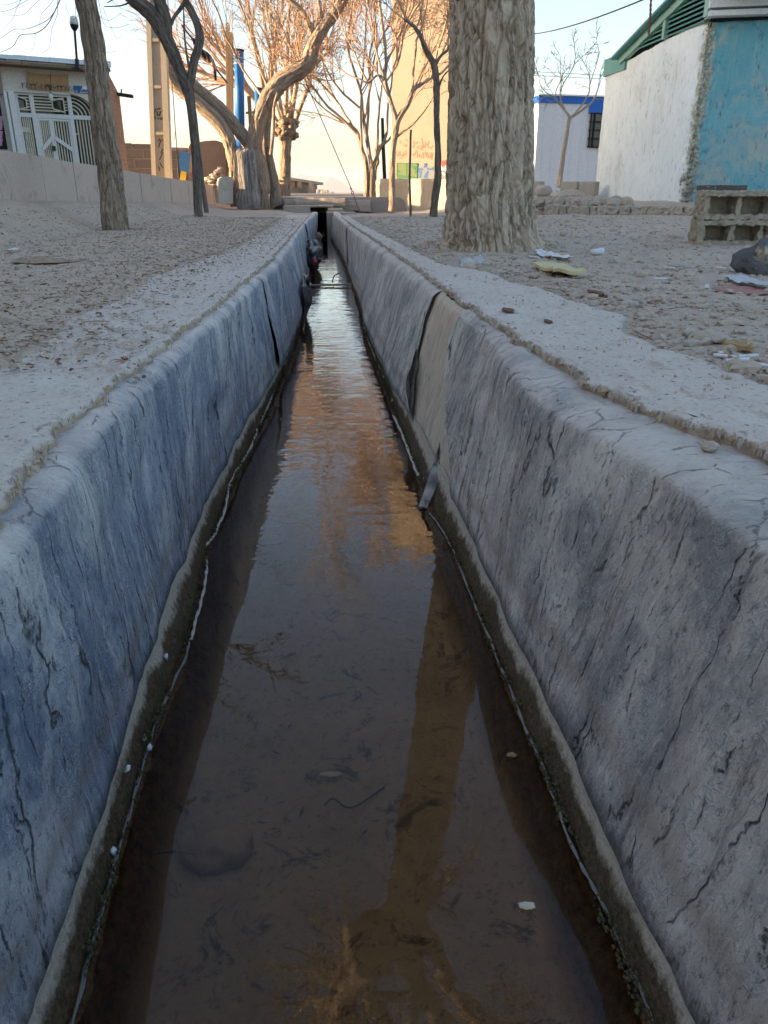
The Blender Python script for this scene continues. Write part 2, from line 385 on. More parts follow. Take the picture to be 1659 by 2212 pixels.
M['bark_dark'] = bark_mat('bark_dark', (.06, .045, .035), (.20, .158, .128), (.31, .255, .205), 26, 4.5)
M['bark_tan'] = bark_mat('bark_tan', (.15, .105, .07), (.42, .32, .235), (.54, .425, .32), 26, 5)
M['twig'] = rough_mat('twig', (.50, .33, .22), (.40, .26, .17), 5, 40, .3, .004)
M['twig_grey'] = rough_mat('twig_grey', (.22, .18, .15), (.14, .115, .10), 5, 40, .3, .004)
M['twig_pale'] = rough_mat('twig_pale', (.42, .35, .27), (.32, .26, .20), 5, 40, .3, .004)
t = NT('dry_seed_leaf', .8, .2); p = t.pos()
M['seed'] = t.fin(t.ramp(t.noise(p, 14, 3, .6), [(.3, (.33, .17, .07)), (.55, (.46, .25, .11)), (.75, (.30, .18, .10))]))
M['deadwood'] = bark_mat('dead_wood', (.05, .042, .036), (.30, .265, .23), (.42, .38, .335), 16, 1.6, 1., .01)

def cracked(name, a, b, patch, crackc, spots, sc1=2.2, lo=.58, hi=.64, corner=None):
    """old painted plaster: fades, flaked patches, cracks, pock marks"""
    t = NT(name, .85, .25); p = t.pos(); w = t.warp(p, 3, .25)
    n1 = t.noise(p, 1.6, 6, .65, .5); n2 = t.noise(w, sc1, 8, .74, .3); n3 = t.noise(t.map(p, (9, 9, 3.5)), 1, 6, .75)
    c = t.mix(t.ramp(n1, [(.3, 0), (.7, 1)]), a, b)
    c = t.mix(t.ramp(n2, [(lo, 0), (hi, .9)]), c, patch)
    c = t.mix(t.ramp(n3, [(.66, 0), (.72, .9)]), c, spots)
    dr = t.noise(t.map(t.warp(p, 6, .04), (13, 13, .9), (3, 1, 2)), 1, 6, .7)
    c = t.mix(t.math('MULTIPLY', t.ramp(dr, [(.52, 0), (.68, .7)]), t.ramp(n1, [(.4, .3), (.6, 1)])), c, patch)
    c = t.mix(t.ramp(t.noise(t.map(p, (22, 22, 6), (7, 1, 2)), 1, 6, .75), [(.58, 0), (.65, .75)]), c, spots)
    v = t.voro(t.map(t.warp(p, 5, .3), (1.1, 1.1, 1.1)), 1, 'DISTANCE_TO_EDGE')
    c = t.mix(t.math('MULTIPLY', t.ramp(v, [(0, 1), (.007, 0)]), t.ramp(n1, [(.5, 0), (.6, .5)])), c, crackc)
    if corner:
        d = t.math('ADD', t.sep(t.attr('bk'))[0], t.math('MULTIPLY', t.math('SUBTRACT', t.noise(t.map(p, (7, 7, 5)), 1, 7, .78), .5), .42))
        c = t.mix(t.ramp(d, [(.07, 1), (.11, 0)]), c, t.mix(t.ramp(t.noise(p, 30, 6, .8), [(.36, 0), (.6, 1)]), (.15, .14, .11), corner))
    h = t.math('ADD', t.math('MULTIPLY', t.ramp(n2, [(lo, 1), (hi, 0)]), .8), t.math('ADD', t.math('MULTIPLY', t.ramp(n3, [(.62, 1), (.72, 0)]), .6), t.math('MULTIPLY', t.noise(p, 45, 5, .7), .8)))
    return t.fin(c, t.bump(h, .7, .01))
M['whitewall'] = cracked('flaking_white', (.74, .80, .82), (.65, .71, .72), (.52, .54, .50), (.2, .2, .17), (.27, .27, .23), 1.5, .56, .70, (.56, .58, .49))
M['turq'] = cracked('flaking_turquoise', (.19, .46, .52), (.13, .37, .44), (.40, .46, .43), (.03, .09, .10), (.035, .085, .09), 1.3, .46, .58, (.50, .53, .45))
M['rubblecorner'] = rough_mat('crumbled_render', (.50, .52, .45), (.32, .31, .26), 16, 60, 1., .02)
M['teal'] = rough_mat('teal_sheet', (.12, .33, .31), (.09, .27, .26), 4, 50, .2, .003, .5, None, .4)
M['teal_l'] = rough_mat('teal_light', (.30, .48, .42), (.24, .42, .37), 4, 50, .2, .003, .5)
M['sheet_white'] = rough_mat('pale_sheet', (.78, .82, .85), (.70, .75, .79), 2, 50, .15, .003, .45)
M['black'] = rough_mat('black_and_shade_fill', (.012, .012, .012), (.02, .02, .02), 5, 40, .2)  # near-black for dark parts, also for shade painted into gaps and openings
M['render'] = cracked('beige_render', (.60, .49, .36), (.53, .42, .30), (.44, .34, .25), (.28, .2, .14), (.34, .26, .19), 1.2, .6, .8)
t = NT('tower_render', .9, .2); p = t.pos()
n1 = t.noise(p, .5, 6, .65); n2 = t.noise(t.map(p, (1.6, 1.6, .22)), 1, 6, .7, .3); n3 = t.noise(p, 12, 6, .75)
c = t.mix(t.ramp(n1, [(.3, 0), (.7, 1)]), (.35, .275, .21), (.29, .225, .17)); c = t.mix(t.ramp(n2, [(.54, 0), (.68, .75)]), c, (.36, .28, .21)); c = t.mix(t.ramp(n3, [(.56, 0), (.7, .45)]), c, (.42, .33, .25))
M['tower'] = t.fin(c, t.bump(n3, .4, .01))
M['mud'] = rough_mat('mud_render', (.38, .275, .195), (.32, .23, .165), 2, 40, .6, .02)
M['mudblock'] = rough_mat('mud_block', (.255, .205, .165), (.20, .16, .13), 3, 40, .6, .012)
M['mortar'] = rough_mat('pale_mortar', (.42, .35, .28), (.35, .29, .23), 6, 50, .6, .01)
M['kerb'] = rough_mat('kerb_concrete', (.56, .455, .375), (.49, .40, .33), 2.4, 70, .5, .006, .92, (3.1, .56, .75, (.30, .22, .18)))
t = NT('brick_wall', .9, .2)
tc = t.n('ShaderNodeTexBrick'); t.set(tc.inputs['Vector'], t.map(t.attr('bk'), (1, 1, 1))); tc.inputs['Scale'].default_value = 1; tc.inputs['Brick Width'].default_value = .21; tc.inputs['Row Height'].default_value = .068; tc.inputs['Mortar Size'].default_value = .008
tc.inputs['Color1'].default_value = (.40, .20, .12, 1); tc.inputs['Color2'].default_value = (.33, .155, .095, 1); tc.inputs['Mortar'].default_value = (.30, .24, .19, 1)
c = t.mix(t.ramp(t.noise(t.pos(), 3, 6, .7), [(.4, 0), (.7, .5)]), tc.outputs['Color'], (.26, .16, .11))
M['brick'] = t.fin(c, t.bump(tc.outputs['Fac'], -.6, .01))
M['brickpale'] = rough_mat('pale_brick', (.47, .36, .27), (.40, .30, .22), 7, 60, .4, .005)
M['cream'] = rough_mat('cream_paint', (.72, .66, .57), (.66, .60, .51), 2, 40, .2, .003, .7)
M['creambar'] = rough_mat('cream_metal', (.70, .62, .47), (.62, .54, .40), 5, 60, .1, .001, .5)
M['whitepaint'] = rough_mat('white_metal', (.76, .73, .68), (.70, .67, .62), 5, 60, .1, .001, .5)
M['pink'] = rough_mat('pink_paint', (.55, .26, .36), (.48, .22, .31), 5, 60, .1, .001, .6)
t = NT('dark_glass', .06, .6); t.b.inputs['Base Color'].default_value = (.035, .037, .038, 1); M['glass'] = t.m
M['cloth_tan'] = rough_mat('tan_banner', (.52, .33, .17), (.45, .28, .14), 6, 60, .4, .01, .85)
M['ink'] = rough_mat('dark_ink', (.06, .045, .035), (.08, .06, .045), 10, 60, .1)
M['signblue'] = rough_mat('sign_blue', (.02, .11, .30), (.025, .13, .33), 5, 50, .1, .002, .5)
M['blue'] = rough_mat('blue_enamel', (.03, .17, .48), (.025, .14, .40), 5, 50, .1, .002, .45, (6, .62, .72, (.10, .18, .32)))
M['bluegreen'] = rough_mat('faded_blue_board', (.03, .12, .32), (.05, .15, .28), 3, 40, .2, .003, .6)
M['yellow'] = rough_mat('yellow_enamel', (.62, .42, .05), (.55, .36, .05), 5, 50, .1, .002, .5)
M['wood'] = rough_mat('weathered_board', (.30, .215, .145), (.22, .155, .105), 5, 60, .6, .006, .9, None, .2, (6, 6, 1))
M['poleconc'] = rough_mat('pole_concrete', (.56, .46, .33), (.49, .395, .28), 3, 60, .4, .005)
M['poleshade'] = rough_mat('pole_recess_shade', (.47, .40, .31), (.40, .34, .265), 3, 60, .4, .005, .9, (4, .6, .72, (.25, .30, .18)))  # pole concrete darkened to carry the recess shade, plus greenish stains
M['wire'] = rough_mat('dark_wire', (.05, .045, .04), (.04, .036, .032), 8, 60, .1, .001, .7)
M['rope'] = rough_mat('pale_cord', (.62, .56, .46), (.47, .41, .33), 30, 200, .8, .003)
M['ropeg'] = rough_mat('grey_cord', (.26, .255, .235), (.17, .165, .15), 30, 200, .8, .003)
M['flagdark'] = rough_mat('flag_dark', (.035, .03, .035), (.06, .05, .055), 8, 60, .3)
M['flagred'] = rough_mat('flag_red', (.42, .06, .05), (.36, .05, .045), 8, 60, .3)
M['flagpale'] = rough_mat('flag_pale', (.58, .47, .38), (.50, .40, .33), 8, 60, .3)
M['stone'] = rough_mat('flat_stone', (.50, .41, .32), (.41, .335, .26), 5, 50, .7, .012)
M['stone_grey'] = rough_mat('grey_stone', (.54, .46, .38), (.42, .36, .30), 7, 60, .7, .01)
M['pebble'] = rough_mat('gravel_stone', (.56, .45, .345), (.40, .32, .245), 11, 90, .6, .004)
M['straw'] = rough_mat('dry_straw', (.58, .45, .31), (.40, .30, .21), 14, 90, .3, .003)
M['block'] = rough_mat('cinder_block', (.62, .52, .39), (.44, .365, .27), 26, 85, 1., .02)
M['charred'] = rough_mat('charred_rock', (.19, .18, .17), (.085, .085, .09), 5, 50, .9, .015, .9, (6, .50, .60, (.46, .37, .26)))
M['plank'] = rough_mat('burnt_plank', (.20, .165, .135), (.10, .082, .072), 4, 70, .7, .006, .9, (4, .58, .66, (.36, .33, .31)), .2, (2, 2, 9))
M['whiteplastic'] = rough_mat('white_plastic', (.72, .73, .74), (.66, .67, .69), 12, 60, .3, .004, .5)
M['foam'] = rough_mat('yellow_foam', (.66, .56, .31), (.57, .47, .25), 18, 80, .6, .005)
M['redcard'] = rough_mat('faded_red_card', (.40, .20, .16), (.34, .17, .14), 8, 60, .2)
M['greysheet'] = rough_mat('grey_plastic', (.50, .50, .51), (.44, .445, .46), 6, 60, .3, .004, .5)
M['chip'] = rough_mat('wood_chip', (.50, .36, .19), (.38, .26, .13), 22, 120, .8, .004, .9, None, .2, (1, 4, 4))
M['leafbrown'] = rough_mat('brown_leaf', (.23, .10, .06), (.17, .08, .05), 20, 90, .5, .003)
M['orangef'] = rough_mat('orange_filter', (.52, .29, .15), (.46, .25, .13), 20, 90, .3)
M['hills'] = rough_mat('bare_hills', (.30, .24, .19), (.25, .20, .16), .004, .03, .3, 1.)
M['road'] = rough_mat('dusty_asphalt', (.30, .27, .24), (.25, .225, .20), 1.5, 60, .4, .006)
M['contw'] = rough_mat('container_panel', (.63, .63, .64), (.58, .58, .595), 1, 40, .1, .002, .55)
M['contb'] = rough_mat('container_blue', (.02, .13, .46), (.02, .11, .40), 2, 40, .1, .002, .5)
t = NT('clear_plastic', .12, .5); t.b.inputs['Base Color'].default_value = (.85, .86, .88, 1); t.b.inputs['Transmission Weight'].default_value = .65; t.b.inputs['IOR'].default_value = 1.2; M['clear'] = t.m
t = NT('red_plastic', .35, .5); t.b.inputs['Base Color'].default_value = (.55, .03, .06, 1); M['redplastic'] = t.m
M['graf_red'] = rough_mat('red_spray', (.34, .19, .13), (.30, .16, .11), 9, 60, .1)
M['graf_blue'] = rough_mat('blue_spray', (.05, .13, .30), (.07, .16, .32), 9, 60, .1)
M['graf_black'] = rough_mat('black_spray', (.05, .045, .04), (.08, .07, .06), 9, 60, .1)
M['mural_green'] = rough_mat('mural_green', (.17, .21, .095), (.14, .18, .085), 5, 50, .2)
M['mural_dgreen'] = rough_mat('mural_dark_green', (.06, .15, .07), (.07, .18, .09), 5, 50, .2)
M['mural_grey'] = rough_mat('mural_grey_blue', (.19, .20, .205), (.23, .235, .235), 5, 50, .2)
M['red_spray2'] = rough_mat('bright_red_spray', (.42, .11, .08), (.36, .10, .07), 9, 60, .1)

# ------------------------------------------------------------------ camera, sky, sun
cam = bpy.data.cameras.new('camera'); co = bpy.data.objects.new('camera', cam); COL.objects.link(co); sc.camera = co
cam.sensor_fit = 'VERTICAL'; cam.sensor_height = 24; cam.lens = 24 * F / 2212; cam.clip_start = .02; cam.clip_end = 20000
R3 = Matrix((RT, UP, -FW)).transposed(); co.matrix_world = Matrix.Translation(CAM) @ R3.to_4x4()
SUN_AZ = math.radians(-92); SUN_EL = math.radians(8.)          # azimuth from +Y, clockwise positive
to_sun = V((sin(SUN_AZ) * cos(SUN_EL), cos(SUN_AZ) * cos(SUN_EL), sin(SUN_EL)))
w = bpy.data.worlds.new('World'); sc.world = w; w.use_nodes = True; wt = w.node_tree
sky = wt.nodes.new('ShaderNodeTexSky'); sky.sky_type = 'NISHITA'; sky.sun_disc = False
sky.sun_elevation = SUN_EL; sky.sun_rotation = SUN_AZ; sky.altitude = 1000; sky.air_density = 1.0; sky.dust_density = 6.3; sky.ozone_density = 1.6
wt.links.new(sky.outputs[0], wt.nodes['Background'].inputs[0]); wt.nodes['Background'].inputs[1].default_value = .08
sl = bpy.data.lights.new('sun', 'SUN'); sl.energy = 2.9; sl.angle = math.radians(.55); sl.color = (1, .72, .44)
so = bpy.data.objects.new('sun', sl); COL.objects.link(so); so.rotation_euler = to_sun.to_track_quat('Z', 'Y').to_euler(); so.location = (-20, 5, 20)
sc.view_settings.view_transform = 'Standard'; sc.view_settings.look = 'None'; sc.view_settings.gamma = 1; sc.view_settings.use_curve_mapping = False
sc.view_settings.exposure = 2.92
sc.cycles.max_bounces = 8; sc.cycles.transparent_max_bounces = 12

# ------------------------------------------------------------------ canal lines (x by y)
XLT = [(-4, -.40), (.9, -.37), (1.2, -.39), (1.4, -.385), (1.75, -.36), (2.2, -.345), (2.5, -.312), (3.2, -.28), (4.2, -.222), (5.1, -.2), (7, -.15), (11.5, -.045), (13.5, .03), (15.6, .12)]
XLL = [(-4, -.31), (1.5, -.315), (2.0, -.30), (2.77, -.255), (3.27, -.2), (3.8, -.16), (4.57, -.115), (5.6, -.06), (6.3, -.075), (9, -.02), (13, .07), (15.6, .14)]
XLR = [(-4, -.285), (.6, -.29), (1.0, -.293), (1.3, -.277), (1.5, -.272), (1.85, -.285), (2.3, -.274), (2.6, -.243), (3.05, -.218), (3.65, -.18), (4.35, -.14), (5.8, -.06), (9, 0.), (13, .09), (15.6, .15)]
XRT = [(-4, .66), (.95, .615), (1.08, .595), (1.2, .56), (1.33, .525), (1.5, .513), (2, .51), (2.6, .495), (3.5, .5), (5, .495), (6.6, .485), (8.8, .455), (12.7, .47), (15.6, .5)]
XRL = [(-4, .36), (2.0, .36), (2.84, .352), (3.3, .335), (4.2, .33), (4.9, .33), (6.2, .37), (11, .43), (13, .42), (15.6, .40)]
XRR = [(-4, .345), (1.8, .335), (2.05, .318), (2.8, .321), (3.5, .335), (4.7, .325), (6.2, .36), (11, .41), (14, .38), (15.6, .38)]
def ys_list(y0, y1, near, grow):
    out = [y0]
    while out[-1] < y1: out.append(out[-1] + near + grow * max(0, abs(out[-1]) - .6))
    out[-1] = y1; return out
ZW = -.5
def left_prof(y, s):
    """s 0..1 from the flap under the cement down to the lower hem"""
    xt, xl = interp(XLT, y), interp(XLL, y)
    P = [(xt - .05, -.004), (xt, .002), (xt + .02, 0), (xt + .036, -.010), (xt + .045, -.035), (lerp(xt + .045, xl, .45), -.19), (xl - .004, -.34), (xl, -.425)]
    return P
def right_prof(y, s):
    xt, xl = interp(XRT, y), interp(XRL, y); k = 1 - sstep(.9, 2.2, y)
    a = .03 + .10 * k
    P = [(xt + .05, -.004), (xt, .002), (xt - a * .6, 0), (xt - a, -.010), (xt - a - .018, -.035), (lerp(xt - a - .018, xl, .45), -.19), (lerp(xt - a - .018, xl, .9), -.36), (xl, -.425)]
    return P
_pc = {}
def prof_pt(side, y, s):
    key = (side, round(y, 4))
    if key not in _pc:
        q = smooth((left_prof if side < 0 else right_prof)(y, 0), 4)
        d = [0]
        for a, b in zip(q[:-1], q[1:]): d.append(d[-1] + math.hypot(*(b - a)))
        _pc[key] = (q, [x / d[-1] for x in d])
    q, d = _pc[key]
    x = float(np.interp(s, d, [a[0] for a in q])); z = float(np.interp(s, d, [a[1] for a in q]))
    g = sstep(.12, .3, s)
    off = (.010 * fbm(y * 1.7, s * 1.2, side * 5., 3) + .006 * fbm(y * 9, s * 2.2, side * 9.) + .0022 * fbm(y * 42, s * 7, 3. + side, 3)) * (.35 + .65 * g)
    z += (1 - g) * (.006 * fbm(y * 7, s * 8, side * 2.) + .003 * fbm(y * 34, s * 20, 1.)) + g * s * .014 * fbm(y * 4, 3.3 * side, 0)
    return x - side * off, z
def liner_piece(name, side, f0, f1, mat, parent, ns=64, near=.018, grow=.02, inset=0., label=None):
    """piece of the plastic lining between the lines y=f0(s) and y=f1(s)"""
    mb = MB(); ya, yb = f0(.5), f1(.5); ts = ys_list(ya, yb, near, grow); rows = []; bk = []
    for i, yt in enumerate(ts):
        t = (yt - ya) / (yb - ya); r = []
        for j in range(ns + 1):
            s = (j / ns) ** 1.0; y = lerp(f0(s), f1(s), t)
            x, z = prof_pt(side, y, s); r.append((x - side * inset, y, z)); bk.append(((1 - s) * .5, y, s))
        rows.append(r if side < 0 else r)
    if side > 0: pass
    mb.grid(rows, 0, bk)
    if side < 0: mb.f = [f[::-1] for f in mb.f]
    return mb.build(name, mat, parent, smooth=True, label=label)

for side, nm in ((-1, 'left'), (1, 'right')):
    wl = thing('canal_wall', 'blue grey plastic-lined canal side on the left bank, streaked and bulging over the water far along' if side < 0 else 'grey plastic-lined canal side on the right bank, with a bare tan plaster gap in its lining', 'canal wall', ((XLT if side < 0 else XRT)[1][1], 1, 0))
    # core behind the lining
    mb = MB(); rows = []; bk = []
    for y in ys_list(-4, 15.6, .06, .03):
        r = []
        for s in np.linspace(0.02, 1, 14):
            x, z = prof_pt(side, y, s); r.append((x + side * .016, y, z - .006 * (s < .2)))
        x, z = prof_pt(side, y, 1.); r.append((x + side * .012, y, -.62)); rows.append(r)
    mb.grid(rows); mb.build('core', M['core'], wl, smooth=True)
    # concrete foot below the hem
    XR_ = XLR if side < 0 else XRR
    mb = MB(); rows = []; bk = []
    for y in ys_list(-4, 15.6, .02, .022):
        x0, z0 = prof_pt(side, y, 1.); xr = interp(XR_, y) + side * .004; x0 += side * .007
        r = []
        for j in range(11):
            t = j / 10.; z = lerp(z0 + .02, ZW - .02, t); x = lerp(x0, xr, t ** 1.3) - side * (.004 * fbm(y * 18, t * 3, 2., 4) + .0035 * fbm(y * 55, t * 9, 6., 4)) * (1 - .6 * t)
            r.append((x, y, z)); bk.append((t, y, z))
        r.append((xr + side * .01, y, -.63)); bk.append((1, y, -.63)); rows.append(r)
    mb.grid(rows, 0, bk)
    mb.build('concrete_foot', M['foot'], wl, smooth=True, label='pale concrete strip with dark moss above the waterline')
    if side < 0:
        liner_piece('liner', -1, lambda s: -4, lambda s: 3.60 + .03 * fbm(s * 5, 1, 0) - .03 * s, M['linerL'], wl, 72)
        liner_piece('liner', -1, lambda s: 3.585 + .02 * fbm(s * 5, 2, 0) + .075 * sstep(.35, .8, s), lambda s: 6.3 - .25 * s + .05 * fbm(s * 5, 4, 0), M['linerL'], wl, 40, .03, .015, .004)
        liner_piece('liner', -1, lambda s: 6.36 - .12 * s, lambda s: 9.7, M['linerL'], wl, 30, .05, .01, -.012)
        liner_piece('liner', -1, lambda s: 9.75 + .1 * s, lambda s: 15.55, M['linerL'], wl, 24, .08, .01, -.004)
        # sagging pocket over the water with a torn mouth
        mb = MB(); c = V((-.088, 5.75, -.335)); rows = []
        for i in range(19):
            a = -1.15 + 2.3 * i / 18; r = []
            for j in range(17):
                b = -1.25 + 2.35 * j / 16
                k = 1 + .10 * fbm(a * 2, b * 2, 1) + .04 * fbm(a * 7, b * 7, 5)
                r.append((c.x + .085 * cos(a) * cos(b) * k, c.y + .55 * sin(a) * k, c.z + .125 * sin(b) * k))
            rows.append(r)
        mb.grid(rows); pk = mb.build('torn_flap', M['linerD'], wl, smooth=True, label='dark sagging pocket of lining hanging over the water')
        mb = MB(); q = gz(649, 612, -.2); mb.obox(V((-.028, 5.62, -.235)), (.012, 0, .006), (0, .10, 0), (0, .0, .028), 0, .006); mb.build('mouth_shade', M['black'], pk)  # near-black block stands in for the shade inside the tear
        mb = MB(); mb.rock((-.012, 5.58, -.245), (.008, .02, .012), 3, 1); mb.build('white_scrap', M['whiteplastic'], pk)
    else:
        yb = lambda s: 2.47 - .06 * s - .42 * sstep(.45, 1, s) + .03 * fbm(s * 7, 1, 0) + .008 * fbm(s * 30, 1, 3)
        yf = lambda s: 2.98 - .10 * s - .14 * sstep(.5, 1, s) + .02 * fbm(s * 7, 6, 0) + .006 * fbm(s * 30, 2, 3)
        liner_piece('liner', 1, lambda s: -4, yb, M['linerR'], wl, 80)
        liner_piece('liner', 1, yf, lambda s: 6.5 + .04 * fbm(s * 4, 9, 0), M['linerR'], wl, 44, .03, .012, .006)
        liner_piece('liner', 1, lambda s: 6.48, lambda s: 9.2 + .04 * fbm(s * 4, 8, 0), M['linerR'], wl, 30, .05, .01, -.006)
        liner_piece('liner', 1, lambda s: 9.2, lambda s: 15.55, M['linerR'], wl, 24, .08, .01, .003)
        mb = MB(); rows = []
        for y in np.arange(1.9, 3.16, .016):
            r = []
            for j in range(50):
                s = .13 + .87 * j / 49; x, z = prof_pt(1, y, s); r.append((x + .009 - .006 * fbm(y * 25, z * 9, 2.), y, z))
            rows.append(r)
        mb.grid(rows); mb.build('plaster_patch', M['plaster'], wl, smooth=True, label='bare tan plaster where the lining has torn away')
        # curled strip torn from the near lining, its tip down at the water
        a = [gz(985, 925, -.36), gz(972, 975, -.40), gz(955, 1020, -.43), gz(938, 1060, -.47), gz(922, 1096, -.497)]
        b = [gz(958, 962, -.37), gz(950, 990, -.40), gz(938, 1028, -.44), gz(930, 1062, -.475), gz(919, 1098, -.499)]
        mb = MB(); rows = []
        sa, sb = smooth([tuple(p) for p in a], 4), smooth([tuple(p) for p in b], 4)
        for i, (p, q) in enumerate(zip(sa, sb)):
            p, q = V(p), V(q); r = []
            for j in range(7):
                t = j / 6; m_ = p.lerp(q, t); r.append(m_ + V((-.018 * sin(pi * t) - .012 * t, -.004, .006 * sin(pi * t) + .003 * fbm(i * .4, t * 3, 0))))
            rows.append(r)
        mb.grid(rows); mb.build('torn_flap', M['linerD'], wl, smooth=True, label='dark curled strip of torn lining reaching the water')
        # lifted lower edge of the far lining beside the gap
        mb = MB(); rows = []
        for i in range(13):
            s = .56 + .40 * i / 12; y = yf(s); x, z = prof_pt(1, y, s); k = sin(pi * min(1, i / 12 * 1.0))
            rows.append([(x - .006, y + .10, z), (x - .012 - .01 * k, y + .05, z + .002), (x - .016 - .03 * k, y - .005, z + .004), (x - .010 - .035 * k, y - .055 * k, z + .01 * k)])
        mb.grid(rows); mb.build('curled_edge', M['linerR'], wl, smooth=True)

# cement ledges on top of the flaps
OLT = [(-4, -2.2), (1.2, -1.6), (1.5, -1.35)] + sorted([(p.y, p.x) for p in [gz(u, v, .018) for u, v in [(0, 794), (104, 731), (142, 686), (233, 657), (321, 598), (417, 565), (508, 536), (560, 505), (617, 465)]]])
OLT = [q for q in OLT if q[0] < 13.5]; OLT.sort()
ORT = sorted([(p.y, p.x) for p in [gz(u, v, .018) for u, v in [(951, 569), (1057, 586), (1100, 603), (1190, 628), (1284, 658), (1369, 684), (1343, 692), (1356, 714), (1412, 735), (1463, 756), (1549, 786), (1659, 825)]]])
ORT = [(-4, 1.1), (.9, .93)] + ORT + [(6, .62), (9.5, .56), (14, .6)]
def out_edge(side, y):
    return interp(OLT if side < 0 else ORT, y) + .02 * fbm(y * 6, side * 3., 0) + .008 * fbm(y * 30, side, 2.)
for side in (-1, 1):
    mb = MB(); rows = []; bk = []
    ymax = 13.0 if side < 0 else 12.5
    for y in ys_list(-3.5, ymax, .007, .009):
        xi = interp(XLT if side < 0 else XRT, y) + .022 * fbm(y * 5.5, 7. * side, 1.) + .013 * fbm(y * 19, 2. * side, 4., 5); xo = out_edge(side, y)
        if side < 0: xo = min(xo, xi - .06)
        else: xo = max(xo, xi + .05)
        W = abs(xo - xi); hgt = .016 + .006 * fbm(y * 3, 1, side)
        ts = [0, .002, .007, .014, .024] + [.024 + (W - .024) * (k / 30.) ** 1.35 for k in range(1, 31)]
        r = []
        for k, d in enumerate(ts):
            x = xi + side * d
            edge = [0., .6, .85, .96, 1.][min(k, 4)]
            z = -.004 + (hgt + .004) * edge + .005 * fbm(x * 22, y * 22, 1.) * edge + .0026 * fbm(x * 80, y * 80, 2., 2) * edge + .004 * fbm(x * 4, y * 4, 5.) * edge
            if k < 6: x += .010 * fbm(y * 45, k * .8, 9., 4); z += .004 * fbm(y * 60, k * 1.1, 5., 3) * (k > 0)
            if k == len(ts) - 1: z -= .03
            r.append((x, y, z)); bk.append((d, y, z))
        rows.append(r)
    mb.grid(rows, 0, bk)
    if side > 0: mb.f = [f[::-1] for f in mb.f]
    mb.f = [f[::-1] for f in mb.f]
    mb.build('cement_ledge', M['ledge'], None, ((-.6 if side < 0 else .7), 1.5, 0), True, 'rough pale cement ledge with a brown crumbling rim along the left bank' if side < 0 else 'smooth pale cement ledge with a broken rim along the right bank', 'ledge')

# bed, water
mb = MB(); rows = []; bk = []
for y in ys_list(-4, 17, .018, .02):
    xl, xr = interp(XLR, y), interp(XRR, y); r = []
    wl_, wr_ = .07 + .015 * fbm(y * 5, 1, 0), .06 + .015 * fbm(y * 5, 4, 0)
    xs = [xl - .03] + [xl + wl_ * k / 7 for k in range(8)] + [lerp(xl + wl_, xr - wr_, k / 26) for k in range(1, 26)] + [xr - wr_ * k / 7 for k in range(7, -1, -1)] + [xr + .03]
    for x in xs:
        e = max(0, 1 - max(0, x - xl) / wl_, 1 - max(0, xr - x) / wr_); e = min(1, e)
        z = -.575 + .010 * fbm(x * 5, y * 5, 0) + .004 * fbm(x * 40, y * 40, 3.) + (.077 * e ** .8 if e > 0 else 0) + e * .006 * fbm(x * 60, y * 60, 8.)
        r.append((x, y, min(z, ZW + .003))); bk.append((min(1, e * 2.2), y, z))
    rows.append(r)
mb.grid(rows, 0, bk); mb.f = [f[::-1] for f in mb.f]
mb.build('canal_bed', M['silt'], None, (0, 1, -.57), True, kind='structure')
mb = MB(); rows = []
for y in ys_list(-4, 17.2, .25, .05): rows.append([(interp(XLR, y) - .012, y, ZW), (lerp(interp(XLR, y), interp(XRR, y), .5), y, ZW), (interp(XRR, y) + .012, y, ZW)])
mb.grid(rows)
mb.build('water', M['water'], None, (0, 1, ZW), True, kind='structure')
# ------------------------------------------------------------------ ground
W0 = ph(0, 433, 6.4); W1 = ph(465, 437, 18.)
WD = (W1 - W0).normalized()
def xw(y): return W0.x + (W1.x - W0.x) * (y - W0.y) / (W1.y - W0.y)
def zwb(y): return .28 + (.11 - .28) * max(-.1, min(1., (y - W0.y) / (W1.y - W0.y)))
def gh(x, y):
    if x < .15:
        xe = interp(OLT, y); xl = xw(y)
        t = (xe - x) / max(.3, xe - xl)
        z = .012 + .03 * max(0, min(1, t)) + (zwb(y) - .045) * sstep(.70, 1.0, t)
        z += sstep(0, .12, xe - x) * (.012 + .010 * fbm(x * 1.3, y * 1.3, 2.) + .006 * fbm(x * 6, y * 6, 4.)) - .014 * sstep(0, .1, x - xe)
        z -= .02 * sstep(12.5, 16, y)
    else:
        xo = interp(ORT, y)
        z = .010 + .07 * sstep(4, 10, y) * sstep(1.0, 3.6, x) - .07 * sstep(11, 15, y) * (1 - sstep(2, 4, x))
        z += sstep(0, .15, x - xo) * (.014 + .016 * fbm(x * 1.1, y * 1.1, 6.) + .008 * fbm(x * 6, y * 6, 8.)) - .014 * sstep(0, .1, xo - x)
    return z
def gnd(u, v):
    d = ray(u, v); t = .3
    while t < 60:
        p = CAM + d * t
        if p.z < gh(p.x, p.y): break
        t += .02
    return V((p.x, p.y, gh(p.x, p.y)))
def hof(p): return (p - CAM).dot(GF)

